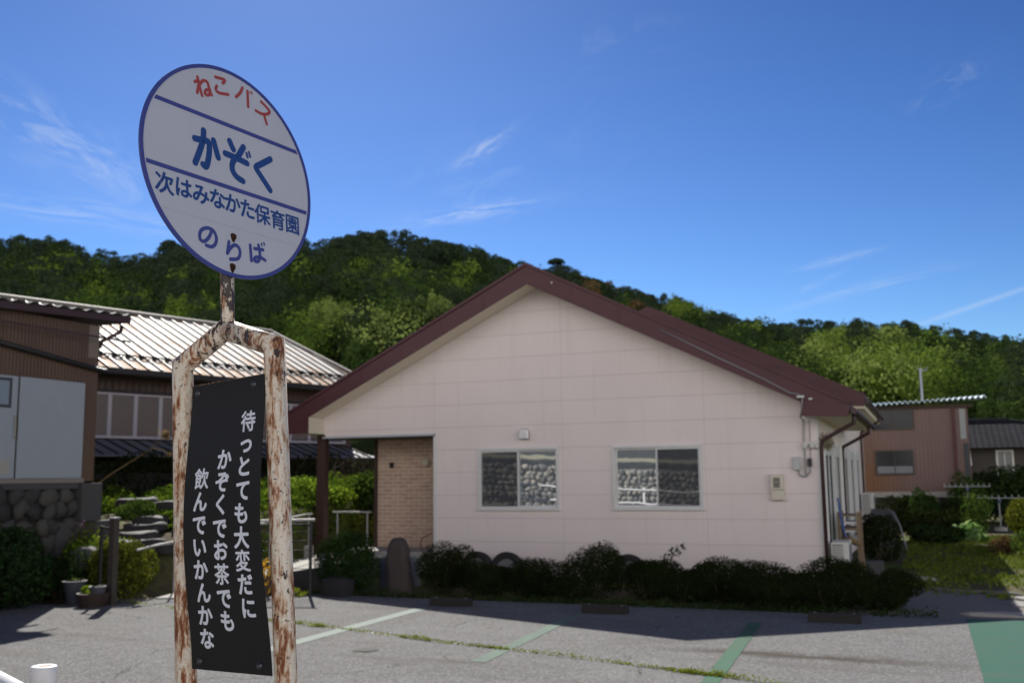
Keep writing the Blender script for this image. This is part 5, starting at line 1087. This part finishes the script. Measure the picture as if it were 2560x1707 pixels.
# garden on the right
GR = 'garden shrubs in the shade beside the house'
shrub('round_dark_bush', 'round dark bush against the side wall of the pink house', 10.95, 5.3, .55, .6, 1.0, L_HEDGE, 81, 4500, .03, k=7, sub=.4, inner=.88)
for i, (x, y, rx, ry, h, m_, lb) in enumerate([(11.2, 17.8, .8, .6, 1.15, L_HEDGE, 'dark shrub under the left window of the brown building'), (11.9, 16.2, .45, .45, 1.35, L_DARK, 'upright rounded shrub in front of the foundation wall'), (12.0, 13.2, .9, .7, .85, L_HEDGE, 'broad dark shrub before the foundation wall, left of the pale leaved plant'), (12.1, 11.0, .7, .5, .5, L_DARK, 'low dark green shrub in the middle of the shaded grass'), (12.9, 18.3, .7, .6, 1.0, L_HEDGE, 'dark shrub at the right end of the foundation wall')]):
    shrub('garden_shrub', lb, x, y, rx, ry, h, m_, 82 + i, 2600, .05, group=GR)
shrub('tall_dark_shrub', 'big dark evergreen shrub below the tiled house', 14.9, 24.5, 1.9, 1.2, 2.05, L_DARK, 90, 6000, .08, z=0); shrub('light_leaf_shrub', 'light green leafy shrub before the corner of the brown building', 13.3, 20.6, .75, .5, 1.85, L_MID, 91, 1300, .07)
shrub('rounded_yellow_shrub', 'mounded sunlit yellow green shrub at the right edge of the garden', 14.75, 10.5, .95, .9, 1.2, L_YEL, 92, 8000, .04, k=9, sub=.42, inner=.88)
shrub('loose_garden_plant', 'loose sunlit plant with small leaves below the yellow green shrub', 14.1, 7.4, .6, .6, .62, L_MID, 93, 1500, .04); shrub('reddish_shrub', 'small reddish brown shrub on the sunlit grass', 13.55, 7.6, .3, .28, .42, L_RUST, 94, 1400, .03); shrub('pale_globe_plant', 'pale green globe of leaves above the yellow green shrub', 15.05, 12.2, .3, .3, 1.55, L_PALE, 95, 500, .05)
shrub('loose_garden_plant', 'thin grey green plant under the drying rack', 13.3, 15.5, .5, .4, 1.25, L_MID, 96, 1100, .045)
t = thing('hosta_plant', 'clump of pale broad leaved hosta at the shadow edge', 'plant', (12.95, 12.6, -.02)); rg = np.random.default_rng(14); P = blob_pts([(0, 0, .05, .5, .45, .42)], 170, rg, .8); P[0][:, 2] = np.abs(P[0][:, 2]) + .05; leaves('leaf', P[0], P[1] * .4 + np.array([0, 0, 1.0]), .12, L_HOSTA, t, .5, rg, .7); q = MB(); [q.tube([(0, 0, 0), (.25 * math.cos(k), .25 * math.sin(k), .3)], .008, 4) for k in range(8)]; q.build('stem', L_MID, t)
RACKM = mat('dull_white_pipe', color=(.30, .31, .32), rough=.4)
def rack(x, y, lb, w_=1.5, h=1.45):
    t = thing('drying_rack', lb, 'drying rack', (x, y, 0), R(8), 'laundry drying stands')
    q = MB(); q.tube([(0, 0, -.05), (0, 0, h)], .022, 8); q.build('pole', RACKM, t); q = MB(); q.tube([(-w_ / 2, 0, h), (w_ / 2, 0, h)], .016, 8); [q.tube([(-w_ / 2 + k * w_ / 8, 0, h), (-w_ / 2 + k * w_ / 8, 0, h + .1)], .014, 6) for k in range(9)]; q.build('arm', RACKM, t); MB().lathe([(0, 0), (.2, 0), (.2, .12), (0, .14)], n=16).build('base', CONC, t)
    q = MB(); q.tube([(0, -.04, h - .12), (0, -.12, h - .08)], .05, 10); q.build('hook', STEEL, t)
rack(13.2, 18.5, 'left laundry drying stand with a white crossbar in the garden', 1.4, 1.42); rack(14.1, 18.0, 'right laundry drying stand with hooks, lower in front of the dark shrub', 1.6, 1.05)
for i, (x, y, lx, ly, a, lb) in enumerate([(11.75, 1.35, .33, .10, -16, 'long pale plank stone in the shade on the grass'), (12.35, -.55, .42, .10, -8, 'grey shaded edging stone left of the shadow line'), (12.95, -.75, .28, .12, -5, 'grey edging stone crossed by the shadow line'), (13.35, -1.35, .34, .2, 10, 'sunlit pale paving slab, uppermost of the pale slabs at the right'), (13.35, -2.15, .36, .22, -4, 'sunlit cracked pale paving slab in the middle of the right group'), (13.55, -2.95, .42, .24, 6, 'sunlit pale paving slab closest to the green pavement'), (12.75, -3.4, .5, .13, -2, 'low pale kerb stone along the top of the green pavement'), (11.55, 1.9, .3, .07, -20, 'thin dark edging stone behind the pale plank stone')]):
    o = stone_fn([(0, 1, 0), (.03, 1.0, 0), (.05, .96, 0)], lx, ly, 110 + i).build('paving_stone', STONE_L if i in (0, 3, 4, 5, 6) else STONE, smooth=False, loc=(x, y, -.03)); o.rotation_euler = (0, 0, R(a)); tag(o, lb, 'paving stone', 'stones edging the garden path')
t = thing('black_tub', 'glossy black rounded container at the right edge of the grass', 'container', (13.86, 1.75, -.02)); MB().lathe([(0, 0), (.16, 0), (.24, .08), (.26, .2), (.22, .32), (.18, .36), (.19, .37), (.17, .38), (.15, .3), (0, .25)], n=28).build('shell', mat('glossy_black', color=(.006, .007, .02), rough=.12, spec=.7), t, smooth=True); q = MB(); q.tube([(.15, 0, .37), (.1, .0, .46), (-.1, 0, .46), (-.15, 0, .37)], .012, 8); q.build('handle', BLACK, t)
# grass blades in the right garden
rg = np.random.default_rng(21); n_ = 26000; X = rg.uniform(11.4, 17, n_); Y = rg.uniform(-1.5, 15, n_); k = (np.sin(X * 2.3 + 1.2 * np.sin(Y * 1.1)) * np.cos(Y * 1.7 + X) + rg.normal(0, .45, n_)) > -.05 - .05 * Y
X, Y = X[k], Y[k]; P = np.stack([X, Y, np.abs(rg.normal(0, .03, len(X))) - .01], 1); N = np.stack([rg.normal(0, 1, len(X)), rg.normal(-.6, 1, len(X)), np.full(len(X), .5)], 1)
tag(leaves('lawn_grass', P, N, .045, L_GRASS, None, .3, rg), 'short patchy grass in the garden right of the house', 'grass', kind='stuff')
rg = np.random.default_rng(22); n_ = 2500; X = rg.uniform(2.2, 12, n_); P = np.stack([X, -3.85 + rg.normal(0, .07, n_), np.abs(rg.normal(0, .05, n_))], 1); tag(leaves('bed_weeds', P, sph(n_, rg) + np.array([0, 0, .6]), .03, L_DARK, None, .35, rg), 'low weeds along the front edge of the hedge bed', 'weeds', kind='stuff')
